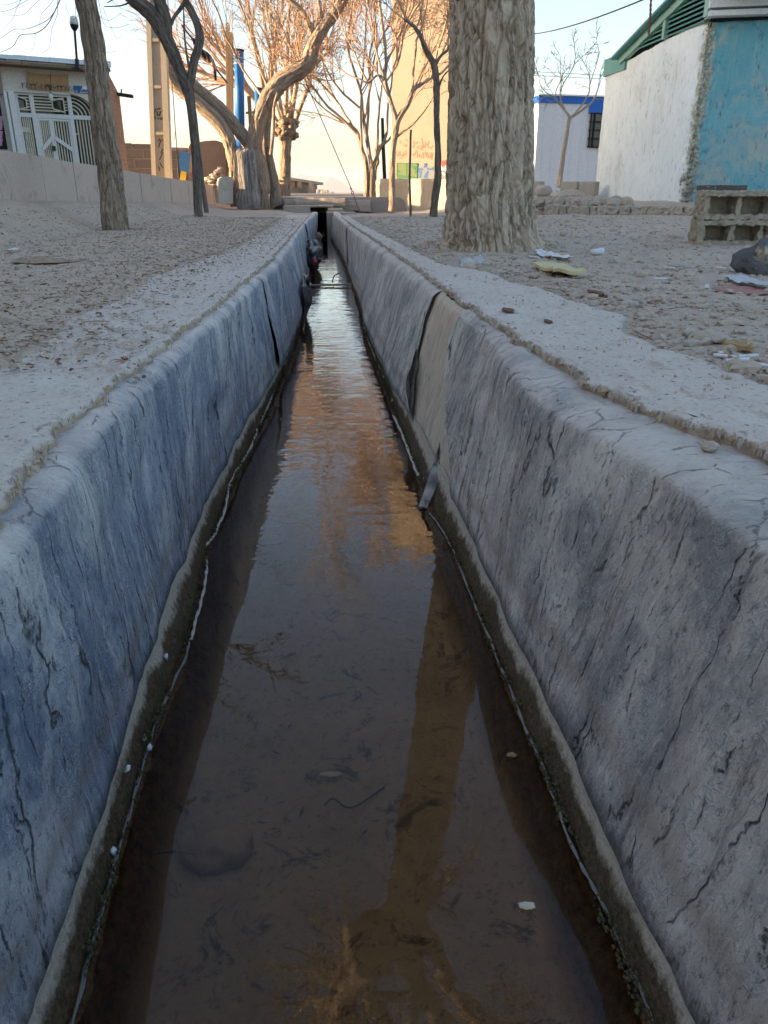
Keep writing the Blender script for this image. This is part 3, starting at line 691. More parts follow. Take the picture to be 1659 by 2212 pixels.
mb = MB()
ysl = ys_list(-4, 15.9, .016, .014)
rows = []
for y in ysl + [16.5, 17.2, 18, 19, 20, 21.5]:
    x0 = interp(XLT, y) - .035; x1 = xw(y) - .15; r = []
    for k in range(90):
        t = (k / 89) ** 1.25; x = lerp(x0, x1, t); z = gh(x, y)
        if y < 14: z += .003 * fbm(x * 40, y * 40, 3., 3) + .0045 * fbm(x * 15, y * 15, 1., 3)
        r.append((x, y, z))
    rows.append(r)
mb.grid(rows)
rows = []
for y in ysl + [16.5, 17.5, 19, 21, 26]:
    x0 = interp(XRT, y) + .03; r = []
    for k in range(110):
        t = (k / 109) ** 1.7; x = lerp(x0, 13., t); z = gh(x, y)
        if y < 14 and x < 7: z += .0045 * fbm(x * 40, y * 40, 3., 3) + .006 * fbm(x * 15, y * 15, 1., 3)
        r.append((x, y, z))
    rows.append(r)
mb.grid([q[::-1] for q in rows], 1)
def quad(mb, x0, x1, y0, y1, z, mi): mb.add([(x0, y0, z), (x1, y0, z), (x1, y1, z), (x0, y1, z)], [(0, 1, 2, 3)], mi)
quad(mb, -90, 90, -90, -3.99, -.03, 0); quad(mb, 12.9, 90, -4, 26, .02, 1)
quad(mb, -5500, 5500, 21.4, 6500, .16, 0)
quad(mb, -5000, -89, -5000, 21.4, -.35, 0); quad(mb, 89, 5000, -5000, 21.4, 0.0, 1); quad(mb, -89, 89, -5000, -89, -.05, 0)
mb.build('ground', [M['dirt'], M['dirtR']], None, (0, 0, 0), True, kind='structure')
# street on the far side of the retaining wall
mb = MB(); mb.grid([[(xw(y) - .12, y, -.32), (-30, y, -.32), (-89, y, -.34)] for y in (-60, -4, 6, 15, 21.5)][::-1])
mb.build('street', M['road'], None, (-8, 5, -.32), kind='structure')
# raised road crossing behind the culvert
RE = [(-40, 27), (-4, 20.2), (-1.3, 18.9), (-.75, 17.5), (-.45, 17.3), (.1, 17.0), (1.6, 17.1), (9, 17.6), (60, 19)]
def rfront(x): return interp(RE, x)
mb = MB(); rows = []
for x in sorted(set(list(np.linspace(-40, 60, 41)) + list(np.linspace(-3, 3, 49)))):
    y0 = rfront(x); rows.append([(x, y0 - .12, -.05), (x, y0 - .06, .17), (x, y0, .232), (x, y0 + .5, .252), (x, y0 + 3, .285), (x, y0 + 8, .30), (x, y0 + 12, .27), (x, y0 + 16, .15)])
mb.grid(rows); mb.f = [f[::-1] for f in mb.f]
mb.build('road', M['road'], None, (0, 19, .25), True, kind='structure')

# loose gravel and litter: far more than anyone could count
def scatter_stones(name, n, xy, size, mats, seed, label):
    rg = random.Random(seed); mb = MB(); vs0, fs0 = ico(1)
    for i in range(n):
        x, y = xy(rg)
        r = min(.05, size * math.exp(rg.gauss(0, .55))); z = gh(x, y)
        if x < 0 and x > interp(OLT, y) - .03: z = .016; r *= .6
        M3 = Matrix.Rotation(rg.uniform(0, 6.3), 3, 'Z') @ Matrix.Rotation(rg.gauss(0, .4), 3, 'X')
        a, b_, c_ = r * rg.uniform(.8, 1.5), r * rg.uniform(.7, 1.1), r * rg.uniform(.45, .8)
        mb.add([V((x, y, z + c_ * .3)) + M3 @ V((p.x * a * rg.uniform(.75, 1.2), p.y * b_ * rg.uniform(.75, 1.2), p.z * c_)) for p in vs0], fs0, rg.choices(range(len(mats)), [6, 3, 1][:len(mats)])[0])
    mb.build(name, mats, None, (2 if seed == 1 else -1, 3, 0), seed == 9, label, None, None, 'stuff')
def xyR(rg):
    y = -.8 + 12.4 * rg.random() ** 1.6; xo = out_edge(1, y); return xo + .01 + (5.5 * rg.random() ** 1.8) * (.25 + y / 9), y
def xyL(rg):
    y = 1.3 + 10 * rg.random() ** 1.6; xo = out_edge(-1, y)
    if rg.random() < .14: return min(xo + abs(rg.gauss(0, .16)), interp(XLT, y) - .04), y
    x = xo - .01 - (xo - xw(y) - .2) * rg.random() ** 1.4; return x, y
scatter_stones('gravel', 18000, xyR, .0064, [M['pebble'], M['stone_grey'], M['stone']], 1, 'loose grey gravel on the right bank')
scatter_stones('gravel', 6000, xyL, .0045, [M['stone'], M['pebble'], M['stone_grey']], 2, 'small stones among the litter on the left bank')
def xyC(rg):
    y = .9 + 9 * rg.random() ** 1.5
    if rg.random() < .6:
        sd = rg.choice((-1, 1, 1, 1)); return interp(XLT if sd < 0 else XRT, y) + .022 * fbm(y * 5.5, 7. * sd, 1.) + .013 * fbm(y * 19, 2. * sd, 4., 5) + sd * rg.gauss(0, .006), y
    if rg.random() < .5: a, b_ = interp(XLT, y) - .03, out_edge(-1, y)
    else: a, b_ = interp(XRT, y) + .03, out_edge(1, y)
    return lerp(a, b_, rg.random() ** .8), y
rg = random.Random(5); mb = MB(); vs0, fs0 = ico(1)
for i in range(3200):
    x, y = xyC(rg); r = .0019 * math.exp(rg.gauss(0, .55)) * (.8 if x < 0 else 1); mb.add([V((x, y, rg.uniform(.006, .019) + r * .3)) + V((p.x * r * 1.2, p.y * r, p.z * r * .7)) for p in vs0], fs0, rg.choice((0, 1, 1)))
mb.build('grit', [M['stone_grey'], M['straw']], None, (0, 2, .02), False, 'fine grit scattered over the cement ledges', None, None, 'stuff')
def litter(name, n, xy, seed, org, label, lmax):
    rg = random.Random(seed); mb = MB()
    for i in range(n):
        x, y = xy(rg); z = gh(x, y) + rg.uniform(.001, .006)
        if x < 0 and x > interp(OLT, y) - .03: z = .021
        a = rg.gauss(0, .9); L = rg.uniform(.006, lmax) * (1 + (rg.random() < .06)); w_ = rg.uniform(.0012, .0045)
        d = V((cos(a), sin(a), rg.gauss(0, .14))); s_ = V((-sin(a), cos(a), rg.gauss(0, .5))).normalized() * w_; c_ = V((x, y, z)); k = V((0, 0, rg.uniform(0, .004)))
        mb.add([c_ - d * L / 2 - s_, c_ - d * L / 2 + s_, c_ + s_ + k, c_ - s_ + k, c_ + d * L / 2 + s_ * .5, c_ + d * L / 2 - s_ * .5], [(0, 1, 2, 3), (3, 2, 4, 5)], rg.choice((0, 0, 0, 1)))
    mb.build(name, [M['straw'], M['leafbrown']], None, org, False, label, None, None, 'stuff')
litter('leaf_litter', 16000, xyL, 3, (-1.5, 3, 0), 'dry straw and leaf bits over the left bank', .022)
litter('leaf_litter', 420, xyL, 14, (-1.5, 3, 0), 'longer dry stalks over the left bank', .09)
litter('leaf_litter', 3500, xyR, 4, (2, 3, 0), 'dry twigs and straw among the right gravel', .05)

# ------------------------------------------------------------------ trees
def furrow(A, fu, fl, sd=0.):
    def f(cx, cy, L, r):
        wx = .35 * noise.noise(V((cx * 3, cy * 3, L * 1.5 + sd)))
        a = abs(noise.noise(V((cx * fu + wx * 2, cy * fu, L * fl + sd)))); b = abs(noise.noise(V((cx * fu * 2.1, cy * fu * 2.1 + wx, L * fl * 2.4 + sd + 7))))
        return A * (min(a * 2.6, 1) - .75) + A * .45 * (min(b * 2.4, 1) - .6) + r * .10 * noise.noise(V((cx * 2 / max(r, .02) * .3, cy * 2 / max(r, .02) * .3, L * 1.4 + sd)))
    return f
def trunk(pts, h, n=26, k=5, disp=.012, fu=26, fl=3.6, sd=0., mb=None, hs=None, ext=None):
    """pts: (u, v, width) read along the trunk, h: horizontal distance(s)"""
    P = []
    for i, (u, v, wd) in enumerate(pts):
        hh = h if not hasattr(h, '__len__') else lerp(h[0], h[1], i / (len(pts) - 1))
        P.append((*ph(u, v, hh), pr(u, v, hh, wd)))
    Q = smooth(P, k); pp = [V(q[:3]) for q in Q]; rr = [float(q[3]) for q in Q]
    mb = mb or MB(); mb.tube(pp, rr, n, 0, furrow(disp, fu, fl, sd) if disp else None); return mb, pp, rr
def grow(mb, p, d, L, r, lvl, P, rg, tips):
    n = max(3, int(L / P['seg'])); pts = [p]; rs = [r]; dd = []
    for i in range(n):
        d = (d + V((rg.gauss(0, 1), rg.gauss(0, 1), rg.gauss(0, 1))) * P['wob'] + V(P['up'][lvl])).normalized()
        p = p + d * (L / n); pts.append(p); rs.append(max(P['rmin'] * .7, r * (1 - .75 * (i + 1) / n))); dd.append(d)
    mb.tube(pts, rs, 7 if r > .03 else 5 if r > .013 else 3, 0, None, False)
    tips.append((pts[-1], dd[-1], lvl))
    if lvl > 0:
        for k in range(P['n'][lvl]):
            t = rg.uniform(P.get('t0', .2), 1.); i = min(n - 1, int(t * n)); q = pts[i].lerp(pts[i + 1], t * n - i)
            ax = dd[i].cross(V((rg.gauss(0, 1), rg.gauss(0, 1), rg.gauss(0, 1)))).normalized()
            nd = Matrix.Rotation(rg.gauss(P['ang'], .2), 3, ax) @ dd[i]
            grow(mb, q, nd, L * P['ratio'] * rg.uniform(.65, 1.2) * (1.15 - .45 * t), max(P['rmin'], rs[i] * rg.uniform(.5, .7)), lvl - 1, P, rg, tips)
def seeds(mb, tips, n, rg, mi=0, size=.03, filt=None):
    T = [t_ for t_ in tips if t_[2] <= 1 and (filt is None or filt(t_[0]))]
    if not T: return
    for i in range(n):
        p, d, _ = rg.choice(T); c_ = p + V((rg.gauss(0, .035), rg.gauss(0, .035), -abs(rg.gauss(0, .05))))
        a = V((rg.gauss(0, .5), rg.gauss(0, .5), -1)).normalized() * size * rg.uniform(.5, 1.2); b_ = a.cross(V((rg.gauss(0, 1), rg.gauss(0, 1), rg.gauss(0, 1)))).normalized() * size * .26
        mb.add([c_, c_ + a * .5 + b_, c_ + a, c_ + a * .5 - b_], [(0, 1, 2, 3)], mi)

# big furrowed trunk on the right bank
B = gnd(1062, 538); hB = hof(B)
T = thing('tree', 'thick old tree with deeply furrowed pale bark, nearest and largest trunk on the right bank', 'tree', B)
P = [(*ph(u, v, hB), pr(u, v, hB, wd)) for u, v, wd in [(1063, 562, 232), (1063, 538, 205), (1062, 505, 190), (1060, 450, 183), (1060, 380, 181), (1061, 250, 179), (1062, 100, 178), (1062, 0, 177)]]
pts = smooth(P, 26); top = V(pts[-1][:3]); up = (top - V(pts[-60][:3])).normalized(); rT = pts[-1][3]
for i in range(1, 70): pts.append(np.array((*(top + (up * .05 + V((-.0035, 0, 0))) * i), rT * (1 - i * .0032))))
def bigdisp(cx, cy, L, r):
    a = math.atan2(cy, cx); wx = .5 * noise.noise(V((cx * 4, cy * 4, L * 2.2)))
    f1 = abs(noise.noise(V((cx * 15 + wx, cy * 15 + wx, L * 2.7)))); f2 = abs(noise.noise(V((cx * 27, cy * 27 + wx * 2, L * 7.5 + 5)))); f3 = noise.fractal(V((cx * 60, cy * 60, L * 40)), 1, 2, 3)
    fl = .07 * math.exp(-max(0, L - .02) * 5.5) * (.55 + .75 * noise.noise(V((cos(a) * 2.3, sin(a) * 2.3, 4.))))
    f4 = abs(noise.noise(V((cx * 10 + 3, cy * 10, L * 8)))); return .036 * (min(f1 * 5.5, 1) ** .7 - .85) + .012 * (min(f2 * 4, 1) - .7) + .011 * (min(f4 * 7, 1) - .9) + .0028 * f3 + fl + .012 * noise.noise(V((cos(a) * 1.5, sin(a) * 1.5, L * 1.2)))
mb = MB(); mb.tube([V(q[:3]) for q in pts], [float(q[3]) for q in pts], 240, 0, bigdisp)
mb.build('trunk', M['bark_big'], T, smooth=True)
rg = random.Random(11); mb = MB(); tips = []; ptop = V(pts[-1][:3]); rtop = float(pts[-1][3])
PC = dict(seg=.16, wob=.13, up=[(0, 0, .02), (0, 0, .02), (0, 0, .05), (0, 0, .06)], rmin=.006, n=[0, 4, 5, 5], ang=.65, ratio=.55)
for k, (dx, dy, dz, L, r) in enumerate([(-.35, -.1, 1, 3.2, .17), (.25, .3, 1, 3.0, .15), (-.05, -.6, .9, 2.8, .13), (.7, -.2, .7, 2.6, .11), (-.7, .4, .8, 2.6, .11)]):
    grow(mb, ptop - up * .15, V((dx, dy, dz)).normalized(), L, r, 3, PC, rg, tips)
seeds(mb, tips, 3500, rg, 1, .05)
mb.build('crown', [M['bark_tan'], M['seed']], T, smooth=True)

# leaning trunk on the left bank with hanging twigs
B = gnd(250, 497); hL = hof(B)
T = thing('tree', 'grey-brown trunk leaning left out of the leaf litter, in front of the barred gate house', 'tree', B)
mb, pp, rr = trunk([(251, 512, 60), (250, 496, 55), (246, 455, 52), (241, 400, 51), (232, 330, 50), (222, 267, 49), (214, 200, 48), (207, 133, 47), (196, 60, 46), (186, 0, 46), (165, -120, 44), (140, -260, 42), (120, -420, 38)], hL, 72, 14, .016, 24, 3.0, 2.)
mb.build('trunk', M['bark'], T, smooth=True)
mb = MB(); rg = random.Random(3); tips = []; p1 = pp[-30]
for k, (dx, dy, dz, L, r) in enumerate([(-.9, -.2, .35, 1.8, .05), (.3, -.5, .9, 1.8, .05), (-.4, .6, .8, 1.9, .05), (.8, .3, .5, 1.5, .04)]):
    grow(mb, p1 if k < 2 else pp[-2], V((dx, dy, dz)).normalized(), L, r, 2, dict(seg=.14, wob=.12, up=[(0, 0, -.05), (0, 0, -.03), (0, 0, .03)], rmin=.005, n=[0, 5, 6], ang=.7, ratio=.55), rg, tips)
for ln in [[(150, -70, 5), (135, -15, 4), (118, 25, 3.5), (100, 56, 3.2), (76, 72, 2.8), (44, 76, 2.6), (28, 100, 2.2), (0, 113, 2)], [(118, 25, 3), (100, 45, 2.2), (60, 62, 2), (30, 64, 1.6), (0, 84, 1.4)],
           [(170, -90, 3), (128, -10, 2.2), (124, 30, 1.8), (112, 62, 1.6), (106, 102, 1.3), (88, 116, 1.1)], [(76, 72, 1.8), (74, 100, 1.2), (62, 118, .9)], [(150, -60, 2.4), (95, -10, 2), (60, 0, 1.8), (25, 20, 1.6), (0, 26, 1.4)],
           [(150, -60, 2.2), (70, -30, 1.8), (40, 10, 1.6), (28, 40, 1.2), (8, 62, 1)], [(188, 10, 2), (160, 42, 1.5), (148, 30, 1.3), (141, 8, 1.2)], [(208, -40, 2.4), (218, 30, 1.8), (228, 55, 1.6), (252, 60, 1.4), (280, 52, 1.1)], [(215, 35, 1.4), (236, 44, 1.2), (262, 28, 1)],
           [(222, -30, 2), (240, 0, 1.5), (262, 18, 1.3), (290, 28, 1)], [(214, 110, 1.5), (235, 113, 1.2), (252, 110, 1)], [(180, -60, 2), (163, 20, 1.5), (170, 60, 1.2), (178, 100, 1)], [(140, -40, 2), (85, 0, 1.6), (52, 30, 1.3), (20, 34, 1)], [(130, -60, 2), (115, 0, 1.7), (90, 30, 1.3), (85, 62, 1)],
           [(100, -40, 1.8), (66, -10, 1.5), (18, 10, 1.2), (0, 8, 1)], [(222, 15, 1.5), (250, 80, 1.1), (262, 75, .9)]]:
    Q = smooth([(*ph(u, v, hL - .15), pr(u, v, hL - .15, w_ * .62)) for u, v, w_ in ln], 5); mb.tube([V(q[:3]) for q in Q], [float(q[3]) for q in Q], 5)
mb.build('crown', M['twig_grey'], T, smooth=True)

# dark forked tree
B = gnd(429, 468); hD = hof(B)
T = thing('tree', 'slim dark tree that forks into two curved limbs, beside the retaining wall end', 'tree', B)
mb, pp, rr = trunk([(430, 478, 19), (429, 468, 18), (426, 400, 18.5), (421, 312, 19), (415, 250, 18.5), (411, 219, 20), (405, 190, 26), (397, 172, 25), (386, 147, 25), (375, 118, 28), (362, 88, 30), (348, 60, 33), (330, 33, 32), (308, 12, 31), (285, -6, 30), (250, -50, 26), (215, -110, 20)], hD, 40, 7, .008, 34, 3.4, 5.)
trunk([(409, 200, 12), (414, 165, 17), (420, 130, 18), (428, 108, 19), (432, 84, 19), (429, 60, 17.5), (421, 40, 16), (412, 20, 16), (402, 0, 15), (392, -40, 13), (398, -90, 10)], hD, 28, 6, .007, 34, 3.4, 8., mb)
trunk([(362, 88, 22), (362, 60, 22), (357, 35, 24), (348, 10, 26), (340, -12, 24), (330, -70, 20)], hD, 26, 6, .007, 34, 3.4, 9., mb)
trunk([(360, 60, 9), (370, 52, 7.5), (376, 38, 7.5), (386, 24, 8), (396, 10, 9), (402, -6, 9)], hD, 14, 5, .003, 34, 3.4, 3., mb)
mb.build('trunk', M['bark_dark'], T, smooth=True)
mb = MB(); rg = random.Random(21); tips = []
PD = dict(seg=.14, wob=.13, up=[(0, 0, .02), (0, 0, .03), (0, 0, .05), (0, 0, .05)], rmin=.0055, n=[0, 4, 5, 4], ang=.6, ratio=.55)
for (u, v, dx, dz) in [(215, -110, -.5, .8), (392, -60, .3, 1), (330, -70, -.2, 1), (285, -6, -.9, .1), (300, 5, -.7, .4), (250, -50, -.4, 1)]:
    grow(mb, ph(u, v, hD), V((dx, rg.uniform(-.4, .4), dz)).normalized(), 1.5, .03, 2, PD, rg, tips)
for ln in [[(290, 0, 5), (262, 12, 3), (225, 14, 2)], [(285, 0, 4), (255, -5, 3), (232, 6, 2)]]:
    Q = smooth([(*ph(u, v, hD), pr(u, v, hD, w_)) for u, v, w_ in ln], 4); mb.tube([V(q[:3]) for q in Q], [float(q[3]) for q in Q], 5)
mb.build('crown', M['twig_grey'], T, smooth=True)
B = gnd(446, 460); h_ = hof(B)
T = thing('tree', 'thin bare stem close behind the slim dark forked tree', 'tree', B)
mb, pp, rr = trunk([(447, 466, 11), (446, 458, 10), (441, 420, 10), (436, 385, 9.5), (430, 330, 9), (424, 270, 8), (418, 215, 7), (412, 165, 6), (402, 110, 5), (398, 60, 4), (396, 0, 3)], h_, 16, 5, .004, 34, 3.4, 7.)
mb.build('trunk', M['bark_dark'], T, smooth=True)

# old twisted tree: two trunks lean left, one limb sweeps right
B = gnd(545, 447); hT = 16.9; B = V((*ph(545, 447, hT).xy, gh(*ph(545, 447, hT).xy)))
T = thing('tree', 'old twisted tree with two sunlit trunks leaning left and one thick limb sweeping right', 'tree', B)
mb, pp, rr = trunk([(512, 446, 25), (511, 437, 24), (508, 400, 23), (506, 359, 24), (501, 330, 25), (493, 300, 27), (472, 266, 29), (447, 241, 29), (424, 219, 28), (398, 199, 26), (377, 181, 27), (366, 160, 24), (362, 140, 16)], hT - .1, 44, 7, .02, 22, 2.6, 1.)
trunk([(566, 420, 34), (560, 365, 34), (549, 328, 33), (532, 303, 30), (514, 281, 29), (492, 254, 28), (470, 231, 28), (448, 212, 27), (427, 194, 26), (402, 169, 27), (384, 155, 28), (370, 141, 25), (364, 128, 14)], hT + .1, 44, 7, .02, 22, 2.6, 2., mb)
trunk([(563, 455, 46), (562, 447, 42), (561, 420, 38), (556, 380, 36), (549, 330, 36), (550, 300, 33), (558, 265, 32), (570, 230, 33), (584, 205, 36), (604, 180, 38), (627, 162, 38), (648, 150, 37), (664, 136, 35), (671, 118, 31), (677, 100, 28), (688, 78, 27), (700, 58, 26), (727, 25, 23), (750, -12, 20), (775, -70, 17), (790, -150, 13)], hT, 48, 7, .022, 22, 2.6, 3., mb)
trunk([(676, 78, 14), (666, 52, 15), (652, 24, 13), (626, 2, 12), (600, -30, 10)], hT, 24, 5, .008, 30, 3, 4., mb)
trunk([(697, 54, 9), (693, 28, 9), (688, -4, 8), (684, -60, 6)], hT, 18, 5, .006, 30, 3, 5., mb)
trunk([(598, 446, 30), (596, 437, 27), (594, 400, 22), (589, 370, 18), (583, 344, 16), (578, 310, 14), (577, 281, 15), (580, 250, 15), (586, 219, 16), (592, 196, 13)], hT + .25, 28, 6, .012, 26, 3, 6., mb)
trunk([(585, 335, 9), (587, 318, 8), (591, 280, 7), (592, 234, 7), (600, 200, 6)], hT - .25, 14, 5, .004, 30, 3, 8., mb)
mb.build('trunk', M['bark_tan'], T, smooth=True)
rg = random.Random(31); mb = MB(); tips = []
PT = dict(seg=.17, wob=.12, up=[(0, 0, .03), (0, 0, .04), (0, 0, .06), (0, 0, .06)], rmin=.0055, n=[0, 4, 5, 5], ang=.62, ratio=.56)
for (u, v, dx, dz, L, r, lv) in [(600, -30, -.6, .8, 2.2, .05, 2), (684, -60, -.1, 1, 2.2, .045, 2), (790, -150, .2, 1, 2.2, .06, 2)]:
    grow(mb, ph(u, v, hT), V((dx, rg.uniform(-.3, .3), dz)).normalized(), L, r, lv, PT, rg, tips)
mb.build('crown', M['twig'], T, smooth=True)
# weathered slab of a dead stump leaning at its foot
Bs = ph(536, 446, hT - .5); mb = MB(); rows = []
for i in range(40):
    t = i / 39; r = []
    cu = lerp(538, 528, t); cv = lerp(451, 322, t); wd = lerp(50, 47, t) * (1 + .12 * fbm(t * 4, 1, 0)) * (1 - .5 * max(0, t - .97) / .03 * .5)
    c_ = ph(cu, cv, hT - .5); rad = pr(cu, cv, hT - .5, wd)
    for j in range(44):
        a = 2 * pi * j / 44; f = 1 + .10 * noise.noise(V((cos(a) * 2.2, sin(a) * 2.2, t * .8))) - .16 * max(0, 1 - abs(noise.noise(V((cos(a) * 5, sin(a) * 5, t * .7 + 3)))) * 7)
        r.append(c_ + V((cos(a) * rad * f, sin(a) * rad * .55 * f, .02 * noise.noise(V((cos(a) * 3, sin(a) * 3, 9.))) * (i > 36) * 2.5)))
    r.append(r[0]); rows.append(r)
bk = [(cos(2 * pi * j / 44) * .25, sin(2 * pi * j / 44) * .25, i * .035) for i in range(40) for j in range(45)]
mb.grid(rows, 0, bk); mb.f = [f[::-1] for f in mb.f]; mb.add(rows[-1][:44], [tuple(range(44))], 0)
mb.build('dead_stump', M['deadwood'], None, Bs, True, 'grey weathered slab of dead trunk standing against the old twisted tree', 'stump')

# pollarded tree
hP = 18.6; B = V((*ph(614, 444, hP).xy, gh(*ph(614, 444, hP).xy)))
T = thing('tree', 'pollarded tree with a knobbly sunlit head sprouting straight pale shoots', 'tree', B)
mb, pp, rr = trunk([(612, 452, 34), (613, 444, 30), (615, 420, 27), (616, 380, 25), (616, 344, 24), (617, 312, 25), (617, 296, 30), (617, 284, 42), (617, 272, 44), (616, 262, 36), (615, 254, 16)], hP, 44, 7, .022, 24, 2.6, 11.)
rg = random.Random(41)
for k in range(26):
    a = rg.uniform(0, 6.3); c_ = ph(617, rg.uniform(258, 300), hP) + V((cos(a) * .22, sin(a) * .22, 0)); mb.rock(c_, (.07, .07, .06), k, 2, .6)
mb.build('trunk', M['bark_tan'], T, smooth=True)
mb = MB(); tips = []
PP = dict(seg=.2, wob=.09, up=[(0, 0, .04), (0, 0, .05), (0, 0, .05), (0, 0, .06)], rmin=.0055, n=[0, 4, 5, 5], ang=.55, ratio=.5, t0=.3)
for ln, L in [([(606, 262, 9), (596, 225, 7.5), (580, 190, 7), (556, 130, 6), (540, 70, 5.5)], 1.6), ([(611, 256, 10), (604, 215, 8), (598, 170, 7), (590, 100, 6.5), (584, 40, 6)], 1.8), ([(618, 254, 11), (619, 187, 9), (621, 130, 8), (622, 60, 7), (626, 0, 6)], 1.9),
              ([(627, 262, 12), (634, 220, 10.5), (641, 178, 9.5), (645, 110, 8), (650, 40, 7), (653, -20, 6)], 1.9), ([(634, 274, 12), (648, 232, 10), (666, 187, 9), (680, 130, 7.5), (690, 80, 6.5), (702, 10, 5.5)], 1.8), ([(602, 266, 8), (585, 240, 6), (560, 200, 5.5), (525, 150, 5), (500, 100, 4.5)], 1.5), ([(622, 256, 8), (630, 205, 6.5), (628, 140, 6), (636, 60, 5)], 1.7)]:
    Q = smooth([(*ph(u, v, hP + rg.uniform(-.2, .4)), pr(u, v, hP, w_)) for u, v, w_ in ln], 5); pp = [V(q[:3]) for q in Q]; mb.tube(pp, [float(q[3]) for q in Q], 9)
    for q in range(4): 
        i = rg.randint(len(pp) // 3, len(pp) - 2); d = (pp[i + 1] - pp[i]).normalized(); ax = d.cross(V((rg.gauss(0, 1), rg.gauss(0, 1), .2))).normalized()
        grow(mb, pp[i], Matrix.Rotation(rg.uniform(.3, .7), 3, ax) @ d, L * rg.uniform(.6, 1.), float(Q[i][3]) * .6, 2, PP, rg, tips)
    grow(mb, pp[-1], (pp[-1] - pp[-2]).normalized(), L * 2.2, float(Q[-1][3]), 2, dict(PP, n=[0, 8, 14, 5]), rg, tips)
mb.build('crown', M['twig_pale'], T, smooth=True)
# bare tree behind with a wide crown
hK = 23.; B = V((*ph(572, 420, hK).xy, .27))
T = thing('tree', 'bare tree behind the old twisted tree, wide pinkish crown round the blue pipe', 'tree', B)
mb, pp, rr = trunk([(574, 424, 30), (574, 380, 26), (573, 320, 24), (572, 260, 22), (571, 215, 20)], hK, 24, 5, .012, 26, 3, 13.)
mb.build('trunk', M['bark_tan'], T, smooth=True)
mb = MB(); rg = random.Random(51); tips = []
PK = dict(seg=.22, wob=.10, up=[(0, 0, .03), (0, 0, .035), (0, 0, .05), (0, 0, .05)], rmin=.0052, n=[0, 6, 7, 7], ang=.5, ratio=.56)
for dx, dy, dz, L in [(-1, .1, .75, 3.1), (-.7, -.3, 1, 3.2), (-.4, .5, 1.1, 3.4), (-.1, -.2, 1.2, 3.5), (.25, .2, 1.1, 3.4), (.6, -.3, 1, 3.2), (.95, .2, .8, 3.0), (-1.1, .3, .5, 2.6), (1.1, -.1, .5, 2.6)]:
    grow(mb, pp[-1] - V((0, 0, rg.uniform(0, .4))), V((dx, dy, dz)).normalized(), L, .075, 3, PK, rg, tips)
mb.build('crown', M['twig'], T, smooth=True)

# right-hand sunlit trees
def vase(name, label, base, stems, h, limbs, P, bark, twig, seed, nseed=0, filt=None, disp=.01, sub=None):
    B = V((*ph(base[0], base[1], h).xy, 0)); B.z = gh(B.x, B.y)
    T = thing(name, label, 'tree', B); mb = None
    for k, st in enumerate(stems): mb, pp, rr = trunk(st, h + .12 * (k % 3 - 1) * (k > 0), 24, 6, disp, 30, 3.2, seed + k * 3., mb)
    mb.build('trunk', bark, T, smooth=True)
    rg = random.Random(seed); mb = MB(); tips = []
    for (u, v, dx, dz, L, r, lv) in limbs:
        grow(mb, ph(u, v, h), V((dx, rg.uniform(-.45, .45), dz)).normalized(), L * (1.45 if lv == 3 and dz > .75 else 1), r, lv, P, rg, tips)
    if nseed: seeds(mb, tips, nseed, rg, 1, .05, filt)
    mb.build('crown', [twig, M['seed']], T, smooth=True); return T
PV = dict(seg=.16, wob=.11, up=[(-.01, 0, .02), (-.01, 0, .03), (0, 0, .05), (0, 0, .05)], rmin=.0054, n=[0, 6, 7, 6], ang=.55, ratio=.56)
hm = 17.6
vase('tree', 'clump of slender sunlit stems fanning left beside the guy wire anchor', (800, 455), [
    [(792, 462, 12), (791, 453, 11), (792, 400, 10.5), (792, 364, 10), (788, 342, 10), (782, 325, 9), (774, 292, 8), (764, 278, 7), (750, 267, 6), (730, 262, 4)],
    [(802, 462, 14), (802, 453, 13), (803, 400, 12), (804, 364, 11.5), (800, 345, 9), (797, 325, 8.5), (792, 294, 8), (786, 260, 6.5), (782, 220, 5.5)],
    [(809, 462, 10), (808, 448, 9), (809, 400, 8.5), (811, 364, 8), (816, 350, 8), (813, 330, 8), (815, 318, 7), (830, 310, 6.5), (842, 300, 5)],
    [(804, 364, 9), (812, 345, 8), (820, 322, 7.5), (830, 305, 7), (836, 285, 6)]], hm,
    [(774, 292, -.7, .8, 2., .03, 3), (750, 267, -1, .45, 1.5, .02, 3), (764, 278, -.8, .9, 2., .025, 3), (730, 262, -1, .3, 1., .015, 2), (782, 325, -.2, 1, 2.3, .028, 3), (792, 294, .05, 1, 2.4, .03, 3), (782, 220, -.3, 1, 2.4, .03, 3), (786, 260, .3, 1, 2.2, .025, 3), (813, 325, .1, 1, 2.2, .025, 3), (842, 300, .5, .8, 1.9, .022, 3), (836, 285, .1, 1, 2.2, .025, 3), (785, 240, -.7, .7, 2.0, .025, 3)],
    PV, M['bark_tan'], M['twig'], 61, 1400, lambda p: p.z > 2.6)
h8 = 16.2
